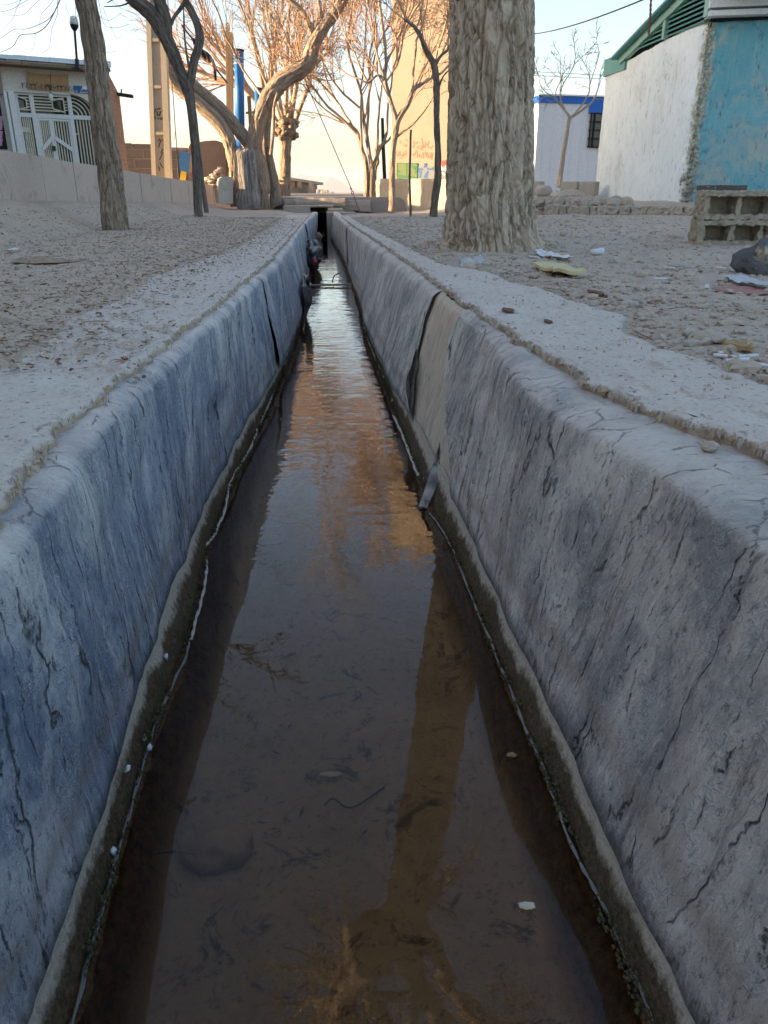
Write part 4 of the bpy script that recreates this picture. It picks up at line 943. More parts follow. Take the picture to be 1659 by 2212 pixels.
vase('tree', 'sunlit tree with straight trunk and orange seed clusters, before the graffiti tower', (846, 470), [
    [(847, 478, 17), (846, 470, 15.5), (847, 430, 14.5), (847, 391, 14), (848, 345, 13.5), (850, 310, 14), (853, 285, 15), (857, 264, 12), (850, 240, 10), (842, 215, 10), (835, 190, 10), (831, 167, 9), (834, 140, 7), (832, 100, 6)],
    [(853, 285, 10), (858, 265, 12), (868, 245, 11.5), (880, 226, 11.5), (887, 208, 9), (894, 193, 8.5), (910, 182, 8), (930, 169, 7), (950, 160, 5)],
    [(852, 300, 6), (866, 288, 5.5), (889, 271, 4.5), (905, 255, 3.5)], [(831, 172, 6), (815, 163, 5.5), (795, 178, 4.5), (775, 170, 3.5)], [(887, 210, 6), (893, 180, 5), (893, 150, 4.5), (898, 110, 4)], [(833, 175, 6), (845, 160, 5), (858, 138, 4.5), (866, 110, 4), (870, 80, 3)]], h8,
    [(832, 100, -.2, 1, 2.2, .035, 3), (834, 140, .4, 1, 2.0, .03, 3), (831, 167, -.6, .8, 1.5, .025, 2), (775, 170, -.9, .3, .8, .015, 1), (795, 178, -.5, 1, 1.5, .02, 2), (950, 160, .7, .7, 1.6, .025, 3), (930, 169, .3, 1, 1.8, .025, 3), (898, 110, .1, 1, 2., .025, 3), (905, 255, .8, .6, 1.2, .015, 2), (870, 80, .2, 1, 2., .025, 3), (842, 215, -.6, .8, 1.2, .02, 2), (894, 193, .4, .9, 1.6, .02, 3), (858, 138, .1, 1, 1.8, .02, 3), (815, 163, -.1, 1, 2., .025, 3)],
    PV, M['bark_tan'], M['twig'], 71, 3600, lambda p: p.z > 1.9 and p.x > ph(762, 150, h8).x)
B = gnd(938, 469); h9 = hof(B)
vase('tree', 'curved dark trunk in shade between the thin pole and the biggest trunk', (937, 469), [
    [(936, 476, 19), (936, 469, 17.5), (940, 430, 17), (945, 391, 16.5), (946, 350, 15.5), (945, 310, 14), (943, 260, 13.5), (943, 210, 14), (942, 170, 14.5), (937, 140, 15), (925, 117, 13), (916, 98, 12), (909, 80, 10.5), (898, 62, 8), (888, 52, 6), (870, 40, 3.5)],
    [(938, 142, 9), (952, 120, 6), (966, 108, 5), (975, 90, 4)], [(943, 200, 5), (955, 170, 4), (970, 150, 3)]], h9,
    [(888, 52, -.5, .8, .9, .015, 2), (870, 40, -.9, .3, .8, .01, 2), (975, 90, .4, 1, .9, .012, 2), (916, 98, -.3, 1, 1., .012, 2), (938, 142, .7, .8, .8, .01, 2), (966, 108, .1, 1, .9, .01, 2), (970, 150, .5, .8, .7, .008, 2), (898, 62, .3, 1, 1., .012, 2)],
    dict(PV, rmin=.003, seg=.1), M['bark_dark'], M['twig'], 81, 500, None, .008)
# thin pole-like sapling stem
B = gnd(887, 468); h_ = hof(B)
mb, pp, rr = trunk([(887, 474, 6), (887, 468, 5.4), (886, 430, 5.4), (885, 391, 5.2), (886, 340, 5), (887, 300, 4.8), (888, 280, 4.6)], h_, 12, 5, .0015, 40, 5, 3.)
mb.build('stake', M['bark_dark'], None, B, True, 'thin crooked stake standing between the sunlit straight tree and the curved dark trunk', 'stake')
# small tree before the container
hS = 17.6
vase('small_tree', 'small pale bare tree with a bent sunlit trunk, in front of the white container', (1209, 391), [
    [(1206, 405, 12), (1209, 391, 11.5), (1215, 350, 10), (1221, 310, 9), (1226, 280, 8), (1229, 262, 8), (1232, 253, 9)],
    [(1232, 254, 6), (1218, 236, 5), (1204, 219, 4.5), (1195, 208, 3.5), (1180, 200, 2.5), (1170, 188, 2)], [(1232, 254, 6), (1250, 243, 5.5), (1270, 228, 5), (1283, 214, 4), (1292, 190, 3), (1298, 172, 2)], [(1230, 256, 4), (1217, 230, 3.5), (1210, 205, 3), (1218, 180, 2.5), (1230, 160, 2.2), (1240, 140, 2), (1243, 120, 1.5)], [(1240, 248, 4), (1262, 220, 3.5), (1272, 200, 3), (1275, 180, 2.5), (1285, 150, 2), (1292, 125, 1.5)]], hS,
    [(1170, 188, -.7, .6, .6, .011, 2), (1195, 208, -.9, .2, .6, .011, 2), (1204, 219, -.4, 1, .9, .012, 2), (1210, 205, -.3, 1, .8, .012, 2), (1218, 180, -.6, .7, .7, .011, 2), (1243, 120, .1, 1, .5, .01, 2), (1240, 140, .8, .5, .6, .01, 2), (1292, 190, .3, .8, .5, .01, 2), (1275, 180, -.3, 1, .7, .01, 2), (1292, 125, .2, 1, .6, .01, 2), (1262, 220, .5, 1, .7, .01, 2), (1283, 214, .9, .3, .6, .01, 2), (1217, 230, -1, .3, .6, .01, 2)],
    dict(seg=.09, wob=.2, up=[(0, 0, .04)] * 4, rmin=.0065, n=[0, 3, 4, 4], ang=.8, ratio=.5), M['twig_pale'], M['twig_pale'], 91, 0, None, .005)
# ------------------------------------------------------------------ left: retaining wall, gate house, poles
mb = MB(); perp = V((WD.y, -WD.x, 0)).normalized()
L = (W1 - W0).length; s = -10.; rg = random.Random(4)
ztop0 = ph(0, 320, 6.4).z; ztop1 = ph(465, 400, 18.).z
def kz(y): return ztop0 + (ztop1 - ztop0) * max(-.3, min(1, (y - W0.y) / (W1.y - W0.y)))
while s < L:
    w_ = rg.uniform(.86, 1.12) * (.8 if s > 6 else 1); e = min(s + w_, L); a = W0 + WD * s; b = W0 + WD * e; g = .012
    a = a + WD * g; off = rg.uniform(-.006, .006)
    ez = V((0, 0, 1)); za, zb_ = kz(a.y) + rg.uniform(-.008, .008), kz(b.y) + rg.uniform(-.008, .008)
    k = [V((p.x, p.y, 0)) + perp * d for p in (a, b) for d in (off, -.14)]
    n_ = 8
    def P_(p, d, z): return V((p.x, p.y, z)) + perp * (d + off)
    mb.hexa([P_(a, 0, -.5), P_(b, 0, -.5), P_(b, -.14, -.5), P_(a, -.14, -.5), P_(a, 0, za), P_(b, 0, zb_), P_(b, -.14, zb_), P_(a, -.14, za)])
    m0 = W0 + WD * s; mb.hexa([P_(m0, -.012, -.5), P_(a, -.012, -.5), P_(a, -.12, -.5), P_(m0, -.12, -.5), P_(m0, -.012, za - .012), P_(a, -.012, za - .012), P_(a, -.12, za - .012), P_(m0, -.12, za - .012)], 1)
    s = e
mb.build('retaining_wall', [M['kerb'], M['conc']], None, (W0.x, W0.y, .3), label='long low pinkish concrete slab wall along the left bank', cat='wall')

HA, HB, HC = ph(0, 300, 12.9), ph(243, 300, 13.8), ph(269, 300, 14.75)
pl = Plane(HA, HB); aB = (HB - HA).to_2d().length
S = lambda u, v: pl.hit(u, v)
zg = -.32
H = thing('gate_house', 'low cream-fronted house with a brick flank behind the retaining wall', 'house', pl.P(aB * .5, zg, 0))
zr0 = S(0, 143)[1]; zsof = zr0; ztopb = S(0, 134)[1]; zt = S(0, 120)[1]
aL = -3.6
aG0, zG1 = S(28, 198); aG1 = S(209, 250)[0]; zT = S(60, 248)[1]; aD0 = S(75, 250)[0]; aD2 = S(156, 250)[0]; aA = S(150, 200)[0]; zA = S(150, 203)[1]
mb = MB()
pl.box(mb, aL, S(4, 200)[0], zg, zsof, -.2, 0); pl.box(mb, S(4, 200)[0], aG0, zG1, zsof, -.2, 0); pl.box(mb, aG0, aA, zG1, zsof, -.2, 0)
pl.box(mb, aG1, aB - .02, zg, zsof, -.2, 0)
n_ = 14; aE = aG1
for i in range(n_):
    a0 = aA + (aE - aA) * i / n_; a1 = aA + (aE - aA) * (i + 1) / n_
    f = lambda a: zT + (zA - zT) * math.sqrt(max(0, 1 - ((a - aA) / (aE - aA)) ** 2))
    q = [pl.P(a0, f(a0), -.2), pl.P(a1, f(a1), -.2), pl.P(a1, f(a1), 0), pl.P(a0, f(a0), 0)]
    mb.hexa(q + [pl.P(a0, zsof, -.2), pl.P(a1, zsof, -.2), pl.P(a1, zsof, 0), pl.P(a0, zsof, 0)])
mb.build('front_wall', M['cream'], H)
mb = MB(); pl.box(mb, S(4, 200)[0], S(12, 200)[0], zg, zG1, -.1, .10, 0, .01); pl.box(mb, S(15, 200)[0], aG0, zg, zG1, -.1, .06, 0, .01); mb.build('pillar', M['whitepaint'], H)
# flank and back
mb = MB(); eB = V((HC.x - HB.x, HC.y - HB.y, 0)); LB = eB.length; eB.normalize(); nB = V((eB.y, -eB.x, 0))
o3 = V((HB.x, HB.y, 0)); zb1, zb2 = S(243, 158)[1], ph(269, 205, 14.75).z
fl = [o3 + V((0, 0, zg)), o3 + eB * LB + V((0, 0, zg)), o3 + eB * LB + V((0, 0, zb2)), o3 + eB * .35 + V((0, 0, zb1)), o3 + V((0, 0, zb1 + .04))]
bkq = [(0, zg, 0), (LB, zg, 0), (LB, zb2, 0), (.35, zb1, 0), (0, zb1 + .04, 0)]
mb.add(fl + [p - nB * .2 for p in fl], [(0, 1, 2, 3, 4), (9, 8, 7, 6, 5)] + [(i, i + 5, (i + 1) % 5 + 5, (i + 1) % 5) for i in range(5)], 0, bkq * 2)
mb.build('brick_flank', M['brick'], H)
mb = MB(); c0 = o3 + eB * LB; c1 = pl.P(aL, 0, -.9)
mb.hexa([c0 + V((0, 0, zg)), c1 + V((0, 0, zg)), c1 + pl.n * -.2 + V((0, 0, zg)), c0 + pl.n * -.2 + V((0, 0, zg)), c0 + V((0, 0, zb2)), c1 + V((0, 0, zb2)), c1 + pl.n * -.2 + V((0, 0, zb2)), c0 + pl.n * -.2 + V((0, 0, zb2))]); mb.build('back_wall', M['mud'], H)
mb = MB(); d0 = .30
pl.box(mb, aL, aB + .02, zsof + .002, zsof + .03, -.19, d0)
rf = mb.build('roof', M['wood'], H, label='dark boarded soffit under the eave')
mb = MB(); a = aL; rg = random.Random(8)
while a < aB: pl.box(mb, a, min(a + .205, aB + .02), zsof + .032, ztopb + rg.uniform(-.008, .006), d0 - .10, d0 + rg.uniform(0, .006)); a += .212
mb.build('brick_edge', M['brickpale'], rf)
mb = MB(); a = aL
while a < aB: pl.box(mb, a, min(a + .5, aB + .03), ztopb + .008, zt - .01 + rg.uniform(-.014, .014), -.3, d0 + .03 + rg.uniform(-.01, .01)); a += .49
mb.build('roof_sheet', M['sheet_white'], rf, label='thin bluish roofing felt with an uneven edge')
mb = MB(); mb.tube([ph(262, 207, 14.6), ph(262, 192, 14.6)], .012, 6); mb.obox(ph(263, 206, 14.6) + V((.06, 0, 0)), (.12, 0, -.015), (0, .06, 0), (0, 0, .025)); mb.build('drain_spout', M['wire'], H)
# gate: frame, doors, grilles, glass
def gbar(mb, p, q, w_=.035, d=(.0, .03)): pl.bar(mb, p, q, w_, -.10 + d[0], -.10 + d[1])
def sb(mb, u0, v0, u1, v1, w_=.035, d=(0, .03)): gbar(mb, S(u0, v0), S(u1, v1), w_, d)
mb = MB(); aR = aG1
for a in (S(75, 250)[0], S(156, 250)[0], aG0 + .03, aG1 - .04): pl.box(mb, a - .03, a + .03, zg, zT if a > aD2 + .1 else (zG1 if a < aD2 + .05 else zT), -.11, -.05)
pl.box(mb, aG0, aG1, zT - .03, zT + .03, -.112, -.052)
pl.box(mb, aG0, aA, zG1 - .03, zG1 - .002, -.113, -.053); pl.box(mb, aA - .02, aA + .02, zT + .03, zA, -.11, -.055)
G = mb.build('gate_frame', M['whitepaint'], H)
am = S(115, 280)[0]
for a0, a1, flip in ((aD0 + .03, am, 0), (am, aD2 - .03, 1)):
    mb = MB(); pl.box(mb, a0, a0 + .035, zg + .04, zT - .032, -.105, -.06); pl.box(mb, a1 - .035, a1, zg + .04, zT - .032, -.105, -.06); pl.box(mb, a0 + .035, a1 - .035, zg + .04, zg + .09, -.104, -.062); pl.box(mb, a0 + .035, a1 - .035, zT - .065, zT - .033, -.104, -.062)
    zc0, zc1 = S(80, 322)[1], S(115, 297)[1]
    pl.bar(mb, (a0 + .02, zc0 if not flip else zc1), (a1 - .02, zc1 if not flip else zc0), .055, -.062, -.045)
    D = mb.build('gate_leaf', M['whitepaint'], H)
    mb = MB()
    for k in range(1, 6): a = lerp(a0 + .02, a1 - .02, k / 6); pl.box(mb, a - .009, a + .009, zg + .09, zT - .066, -.092, -.072)
    mb.build('bars', M['creambar'], D)
    if not flip: mb = MB(); pl.box(mb, a1 - .05, a1 + .0, S(118, 318)[1] - .05, S(118, 318)[1] + .02, -.044, -.02); mb.build('latch', M['wire'], D)
mb = MB()
for k in range(1, 6): a = lerp(aG0 + .06, aD0 - .03, k / 6); pl.box(mb, a - .009, a + .009, zg, zT - .032, -.092, -.072)
for k in range(1, 6): a = lerp(aD2 + .03, aG1 - .08, k / 5.6); pl.box(mb, a - .009, a + .009, zg, zT - .032, -.092, -.072)
pl.bar(mb, S(37, 278), S(66, 281), .07, -.071, -.055); pl.bar(mb, S(59, 284), S(68, 285), .022, -.071, -.055); pl.bar(mb, S(59, 284), S(60, 300), .016, -.071, -.055); pl.bar(mb, S(163, 288), S(170, 289), .016, -.071, -.055)
mb.build('side_bars', M['creambar'], H)
mb = MB(); i0, i1 = S(30, 203), S(143, 245)
a0, z1 = i0; a1, z0 = i1; e = .17; hz = (z1 - z0)
for p, q in (((a0, z0), (a0, z1)), ((a1, z0), (a1, z1)), ((a0, z1), (a0 + e, z1 - hz * .25)), ((a0, z0 + .02), (a0 + e, z0 + hz * .27)), ((a1, z1 - hz * .03), (a1 - e, z1 - hz * .25)), ((a1, z0 + .02), (a1 - e, z0 + hz * .27)), ((a0 + e, z0 + hz * .27), (a0 + e, z1 - hz * .25)), ((a1 - e, z0 + hz * .27), (a1 - e, z1 - hz * .25))): gbar(mb, p, q, .018, (.005, .03))
for k in range(5): f = k / 4; gbar(mb, (a0 + (.17 if 0 < k < 4 else .0), lerp(z0 + .03, z1 - .03, f)), (a1 - (.17 if 0 < k < 4 else 0), lerp(z0 + .03, z1 - .03, f)), .018, (.004, .028))
for k in range(4): z = lerp(z0 + .05, z1 - .06, k / 3); gbar(mb, (a1, z), (aA, z), .016, (.006, .026))
mb.build('transom_grille', M['creambar'], H, label='rectangular grille of cream bars with chamfered ends over the gate')
mb = MB()
for k in range(5):
    f = 1 - .17 * k; ra, rz = (aG1 - aA - .02) * f, (zA - zT) * f; pts = [(aA + ra * sin(t), zT + .02 + rz * cos(t) * .96) for t in np.linspace(0, pi / 2, 15)]
    for p, q in zip(pts[:-1], pts[1:]): gbar(mb, p, q, .03 if k == 0 else .016, (.002 * k, .03))
mb.build('arch_grille', M['creambar'], H, label='quarter-round grille of curved cream bars')
mb = MB(); pl.box(mb, aG0 + .005, aG1 - .005, zg, zA, -.17, -.15); mb.build('glass', M['glass'], H)
mb = MB(); a0, z0 = S(47, 292); 
for k in range(7): mb.rock(pl.P(a0 + rg.uniform(-.05, .05), z0 + rg.uniform(-.18, .12), -.125), (.03, .012, .05), k, 1)
mb.build('curtain_flowers', M['creambar'], H)
mb = MB(); pl.box(mb, S(41, 320)[0], S(74, 320)[0], S(60, 360)[1], S(60, 319)[1], -.14, -.12); mb.build('notice_sheet', M['cream'], H)
# banner with painted phone numbers
mb = MB(); rows = []; c4 = [S(57.6, 155.5), S(146, 161.5), S(148.5, 198.5), S(61, 193)]
for i in range(13):
    r = []
    for j in range(25):
        x, y = j / 24, i / 12; top = [lerp(c4[0][k], c4[1][k], x) for k in (0, 1)]; bot = [lerp(c4[3][k], c4[2][k], x) for k in (0, 1)]
        a, z = lerp(top[0], bot[0], y), lerp(top[1], bot[1], y) - .02 * sin(pi * x) * (1 - y)
        r.append(pl.P(a, z, .03 + .012 * fbm(x * 5 + y * 2, y * 4, 1)))
    rows.append(r)
mb.grid(rows); mb.grid([[p - pl.n * .006 for p in r[::-1]] for r in rows])
bn = mb.build('banner', M['cloth_tan'], None, pl.P(*S(102, 178), .03), True, 'tan cloth banner with dark phone numbers hung above the barred gate', 'banner')
for txt, u, v, sz in (('۲۵۲۲۰۵۲۳', 79, 188, .115), ('۰۹۱۰۰۲۳۸۵۰', 127, 190.6, .105)):
    a, z = S(u, v); text_mesh(txt, pl, a, z, sz, .05).build('lettering', M['ink'], bn)
mb = MB(); a, z = S(184 - 12, 193.5); pl.box(mb, S(159, 190)[0], S(188, 190)[0], S(173, 201)[1], S(173, 186)[1], .002, .022); sg = mb.build('street_sign', M['signblue'], None, pl.P(a, z, .02), label='small blue and white street name plate beside the tan banner', cat='sign')
mb = MB(); pl.box(mb, S(177, 190)[0], S(187.4, 190)[0], S(177, 193)[1], S(177, 186.4)[1], .022, .026); mb.build('white_panel', M['sheet_white'], sg)
text_mesh('ﺮﺼﻣ ﺮﮕﺸﻬﭘ', pl, a, S(173, 197)[1], .075, .025).build('lettering', M['whitepaint'], sg)
mb = MB(); mb.tube([pl.P(*S(105.5, 160), .12), pl.P(*S(106, 202), .12)], .004, 5); mb.tube([pl.P(*S(106, 202), .12), pl.P(*S(106, 206), .12)], .02, 8)
lb = mb.build('hanging_bulb', M['wire'], None, pl.P(*S(106, 202), .12), label='white bulb hanging on a cord before the gate grille', cat='light bulb')
mb = MB(); q = pl.P(*S(106, 211), .12); mb.rock(q, (.035, .035, .06), 1, 2, 0); mb.build('bulb', M['whitepaint'], lb, smooth=True)
b0, b1 = pl.P(*S(156.5, 154), .34), pl.P(*S(150, 70), .34)
mb = MB(); m_ = b0.lerp(b1, .25); mb.tube([b0, m_], .028, 8); mb.tube([m_, b1], .018, 8); mb.tube([pl.P(*S(144, 153), .34), pl.P(*S(168, 157), .34)], .01, 6)
cm = mb.build('security_camera', M['wire'], None, b0, label='white dome camera on a thin pole fixed to the eave', cat='camera')
mb = MB(); up_ = (b1 - b0).normalized(); Q = [b1 - up_ * .02, b1 + up_ * .03, b1 + up_ * .06]; mb.tube([b1 - up_ * .03, b1, b1 + up_ * .03, b1 + up_ * .05], [.02, .045, .058, .06], 14); mb.build('dome', M['black'], cm, smooth=True)
mb = MB(); mb.tube([b1 + up_ * .05, b1 + up_ * .1, b1 + up_ * .145, b1 + up_ * .165], [.066, .062, .05, .02], 14); mb.build('housing', M['whitepaint'], cm, smooth=True)
mb = MB(); pl.box(mb, S(-40, 250)[0], S(3.4, 250)[0], S(0, 322)[1], S(0, 205)[1], .02, .05); nb = mb.build('shop_board', M['black'], None, pl.P(*S(-5, 260), .03), label='dark board with pink painted scrawl at the far left of the gate house', cat='board')
mb = MB(); 
for v0 in (292, 260, 274, 308):
    ln = [(S(-8 + 1.1 * i, v0 + 3.5 * sin(i * 1.9) + (2 if i % 3 else -3))) for i in range(10)]; strokes(mb, pl, [ln], .035, .053)
mb.build('lettering', M['pink'], nb)
mb = MB(); a, z = S(-4, 180); pl.box(mb, S(-40, 180)[0], S(3, 180)[0], S(0, 205)[1], zsof - .01, .01, .06); mb.build('dark_panel', M['mud'], H)

# unseen block added off to the left to shade the near banks
T = thing('shade_block', 'unseen two-storey brick block added for its shadow beyond the left edge of the street', 'building', (-12, 2, -.33))
mb = MB(); mb.box(-16, -9.6, -16, 14.4, -.34, 6.5); mb.build('walls', M['mud'], T)
mb = MB(); mb.box(-16.2, -9.4, -16.2, 14.6, 6.502, 6.75); mb.build('roof', M['conc'], T)
for y in np.arange(-14, 13.5, 3.):
    for z in (.9, 3.9):
        mb = MB(); mb.box(-9.62, -9.55, y - .6, y + .6, z, z + 1.3); f_ = mb.build('window', M['whitepaint'], T); mb = MB(); mb.box(-9.6, -9.535, y - .52, y + .52, z + .08, z + 1.22); mb.build('pane', M['glass'], f_)

# concrete utility pole with recesses
pp_ = Plane(ph(300, 300, 16.2), ph(400, 300, 16.2)); K = lambda u, v: pp_.hit(u, v)
def edge(tab, v): return interp(tab, v)
LE = [(-300, 304), (80, 320), (380, 331)]; LI = [(-300, 315), (80, 328.5), (380, 340)]; RI = [(-300, 334), (80, 343), (380, 359)]; RE_ = [(-300, 345), (80, 353), (380, 372)]
U = thing('utility_pole', 'tan concrete pole with stepped recesses behind the retaining wall', 'utility pole', (*ph(350, 380, 16.2).xy, -.32))
def pband(mb, A, B, v0, v1, d0, d1, n=1):
    p = [K(edge(A, v0), v0), K(edge(B, v0), v0), K(edge(B, v1), v1), K(edge(A, v1), v1)]
    mb.hexa([pp_.P(*p[3], d0), pp_.P(*p[2], d0), pp_.P(*p[2], d1), pp_.P(*p[3], d1), pp_.P(*p[0], d0), pp_.P(*p[1], d0), pp_.P(*p[1], d1), pp_.P(*p[0], d1)])
mb = MB(); pband(mb, LE, LI, -300, 430, -.1, .05); pband(mb, RI, RE_, -300, 430, -.1, .05)
for v in (-280, -205, -120, -20, 84, 185, 285): pband(mb, LI, RI, v, v + 6.5, -.08, .046)
mb.build('column', M['poleconc'], U)
mb = MB(); pband(mb, LI, RI, -298, 430, -.07, .004); wb = mb.build('web', M['poleshade'], U)
mb = MB(); K2 = lambda u, v: K(u, v)
strokes(mb, pp_, [[K2(336, 236), K2(333, 246), K2(336, 257)], [K2(351, 238), K2(354, 248), K2(350, 258)], [K2(339, 241), K2(341, 249), K2(345, 249), K2(347, 241)], [K2(341, 255), K2(342, 257)], [K2(346, 255), K2(347, 257)], [K2(340, 236), K2(346, 234)]], .022, .006)
strokes(mb, pp_, [[K2(342, 304), K2(345, 301), K2(348, 304), K2(346, 308), K2(343, 318)], [K2(352, 302), K2(356, 309), K2(353, 314)], [K2(345, 345), K2(349, 336), K2(352, 330)], [K2(348, 330), K2(350, 326), K2(352, 322)], [K2(346, 352), K2(349, 358), K2(352, 362)], [K2(343, 360), K2(345, 368)]], .018, .006)
mb.build('painted_script', M['graf_black'], wb)
mb = MB(); mb.obox(ph(345, -60, 16.2), (.9, 0, 0), (0, .05, 0), (0, 0, .05)); mb.build('crossarm', M['wood'], U)
# hanging wire
mb = MB(); mb.tube([ph(u, v, 15.6) for u, v in [(361, -20), (364, 25), (372, 190), (374, 206), (378, 270), (382, 320), (384, 360), (387, 382)]], .008, 5)
mb.tube([ph(384, 340, 15.6), ph(386, 370, 15.6), ph(387, 384, 15.6)], [.012, .02, .016], 6); mb.tube([ph(377, 303, 15.6), ph(378, 286, 15.6), ph(380, 284, 15.6)], .004, 4)
mb.build('hanging_cable', M['wire'], None, ph(380, 320, 15.6), label='thin dark cable hanging down behind the slim forked tree', cat='cable')
# block wall and mud wall behind
pw = Plane(ph(250, 300, 18.4), ph(430, 300, 19.2)); W = lambda u, v: pw.hit(u, v)
mb = MB(); rg = random.Random(14); a0 = W(246, 300)[0]; a1 = W(428, 300)[0]; ztop = W(340, 311)[1]; z = -.3; row = 0
pw.box(mb, a0, a1, -.3, ztop - .06, -.2, -.02, 1)
while z < ztop - .02:
    a = a0 - (.2 if row % 2 else 0)
    while a < a1:
        if not (z + .19 > ztop and rg.random() < .25): pw.box(mb, a, min(a + .375, a1), z, min(z + .165, ztop + rg.uniform(-.02, .02)), -.2, rg.uniform(-.006, .012), 0, .012)
        a += .40
    z += .19; row += 1
mb.build('block_wall', [M['mudblock'], M['mortar']], None, pw.P((a0 + a1) / 2, -.3), label='grey-brown block wall with pale mortar joints beside the brick flank', cat='wall')
mb = MB(); outl = [W(405, 430), W(520, 440), W(516, 345), W(505, 330), W(494, 316), (W(470, 305)[0], W(470, 305)[1]), W(450, 304.5), W(436, 306), W(428, 309), W(424, 316), W(405, 318)]
o2 = smooth(outl + [outl[0]], 3)[:-1]; fr = [pw.P(a + .012 * fbm(a * 9, z * 9), z + .01 * fbm(a * 9, z * 9, 4), .06) for a, z in o2]; bk_ = [p - pw.n * .3 for p in fr]; n_ = len(fr)
mb.add(fr + bk_, [tuple(range(n_)), tuple(range(2 * n_ - 1, n_ - 1, -1))] + [(i, i + n_, (i + 1) % n_ + n_, (i + 1) % n_) for i in range(n_)])
mb.build('mud_wall', M['mud'], None, pw.P(*W(460, 400), 0), label='rounded brown mud wall behind the old twisted tree', cat='wall')
rg = random.Random(15); mb = MB()
for k in range(60):
    u = rg.uniform(424, 478); vtop = lerp(402, 362, (u - 424) / 54); v = rg.uniform(vtop, 408); mb.rock(ph(u, v, 18.1 + rg.uniform(-.2, .3)), (rg.uniform(.05, .12), .07, rg.uniform(.025, .05)), k, 1, .5, rg.uniform(0, 3))
mb.build('rubble_heap', M['stone'], None, ph(450, 405, 18.1), label='heap of flat rubble stones against the mud wall', cat='rubble')
# white marker stone
p = ph(486, 437, 16.4); mb = MB(); ws = Plane(ph(470, 400, 16.4), ph(502, 400, 16.5)); Q = lambda u, v: ws.hit(u, v)
ol = [Q(472, 440), Q(502, 440), Q(502, 388), Q(499, 383), Q(490, 381), Q(479, 382), Q(473, 386), Q(471, 394)]; fr = [ws.P(a, z, .08) for a, z in ol]; bk_ = [p_ - ws.n * .22 for p_ in fr]; n_ = len(fr)
mb.add(fr + bk_, [tuple(range(n_)), tuple(range(2 * n_ - 1, n_ - 1, -1))] + [(i, i + n_, (i + 1) % n_ + n_, (i + 1) % n_) for i in range(n_)])
mb.build('marker_stone', rough_mat('whitewash', (.66, .60, .50), (.52, .46, .38), 4, 50, .5, .006, .9, (6, .55, .7, (.24, .2, .15))), None, p, label='round-topped whitewashed stone at the end of the retaining wall', cat='stone')
# blue box on a yellow post
bx = Plane(ph(384, 350, 15.9), ph(415, 350, 15.9)); Q = lambda u, v: bx.hit(u, v)
Y_ = thing('sign_box', 'faded blue board on a yellow post behind the retaining wall', 'sign', ph(396, 390, 15.9))
mb = MB(); c4 = [Q(385.5, 367), Q(407, 373), Q(412, 333), Q(390, 325)]; fr = [bx.P(a, z, .02) for a, z in c4]; bk_ = [q - bx.n * .08 for q in fr]; mb.hexa(bk_ + fr if False else [bk_[0], bk_[1], fr[1], fr[0], bk_[3], bk_[2], fr[2], fr[3]]); mb.build('board', M['bluegreen'], Y_)
mb = MB(); c4 = [Q(407.3, 373), Q(414, 375), Q(418, 337), Q(412.3, 333)]; fr = [bx.P(a, z, .02) for a, z in c4]; bk_ = [q - bx.n * .12 for q in fr]; mb.hexa([bk_[0], bk_[1], fr[1], fr[0], bk_[3], bk_[2], fr[2], fr[3]]); mb.build('side_panel', M['wood'], Y_)
mb = MB(); bx.bar(mb, Q(397, 368), Q(392, 400), .105, -.06, -.02); mb.build('post', M['yellow'], Y_)
# blue pipes, timber post, flag
hq = 19.4
mb = MB(); mb.tube([ph(519, 300, hq), ph(516, 108, hq)], pr(517, 200, hq, 20), 20); bp = mb.build('blue_pipe', M['blue'], None, (*ph(518, 420, hq).xy, .1), True, 'tall bright blue capped pipe beside the timber post', 'pipe')
mb = MB(); mb.tube([ph(516, 110, hq), ph(516, 106.5, hq)], pr(517, 200, hq, 24), 20); mb.build('cap', M['wire'], bp)
mb = MB(); mb.tube([ph(518.9, 420, hq), ph(519, 301, hq)], pr(517, 200, hq, 20), 20); mb.build('lower_pipe', M['blue'], bp, smooth=True)
mb = MB(); mb.tube([ph(516.3, 139, hq), ph(516.3, 137, hq)], pr(517, 200, hq, 21.5), 20); mb.build('collar', M['sheet_white'], bp)
hq2 = 21.
mb = MB(); mb.tube([ph(559, 420, hq2), ph(557, 192, hq2)], pr(557, 200, hq2, 14), 16); bp = mb.build('blue_pipe', M['blue'], None, (*ph(559, 420, hq2).xy, .2), True, 'shorter faded blue pipe half hidden by the sweeping limb', 'pipe')
mb = MB(); mb.tube([ph(557, 193, hq2), ph(557, 189, hq2)], pr(557, 200, hq2, 18), 16); mb.build('cap', M['wire'], bp)
PO = thing('timber_post', 'tall grey timber post of two boards left of the bright blue pipe', 'post', (*ph(498, 420, hq).xy, .1))
for ul, ub, wd, v in ((491.5, 495, 8.5, 50), (499.5, 502, 7, 70)):
    a, b = ph(ub, 420, hq), ph(ul, v, hq); mb = MB(); ax = (b - a) / 2; sx = GF.cross(V((0, 0, 1))).normalized() * pr(495, 200, hq, wd); mb.obox((a + b) / 2, sx, GF * .03, ax, 0, .006); mb.build('board', M['wood'], PO)
FP = thing('flag', 'ragged dark flag with red and pale stripes wrapped on a slanting pole', 'flag', ph(489, 178, hq - .2))
mb = MB(); mb.tube([ph(491, 180, hq - .15), ph(392, 54, hq - .25)], .02, 7); mb.build('pole', M['wire'], FP)
mb = MB()
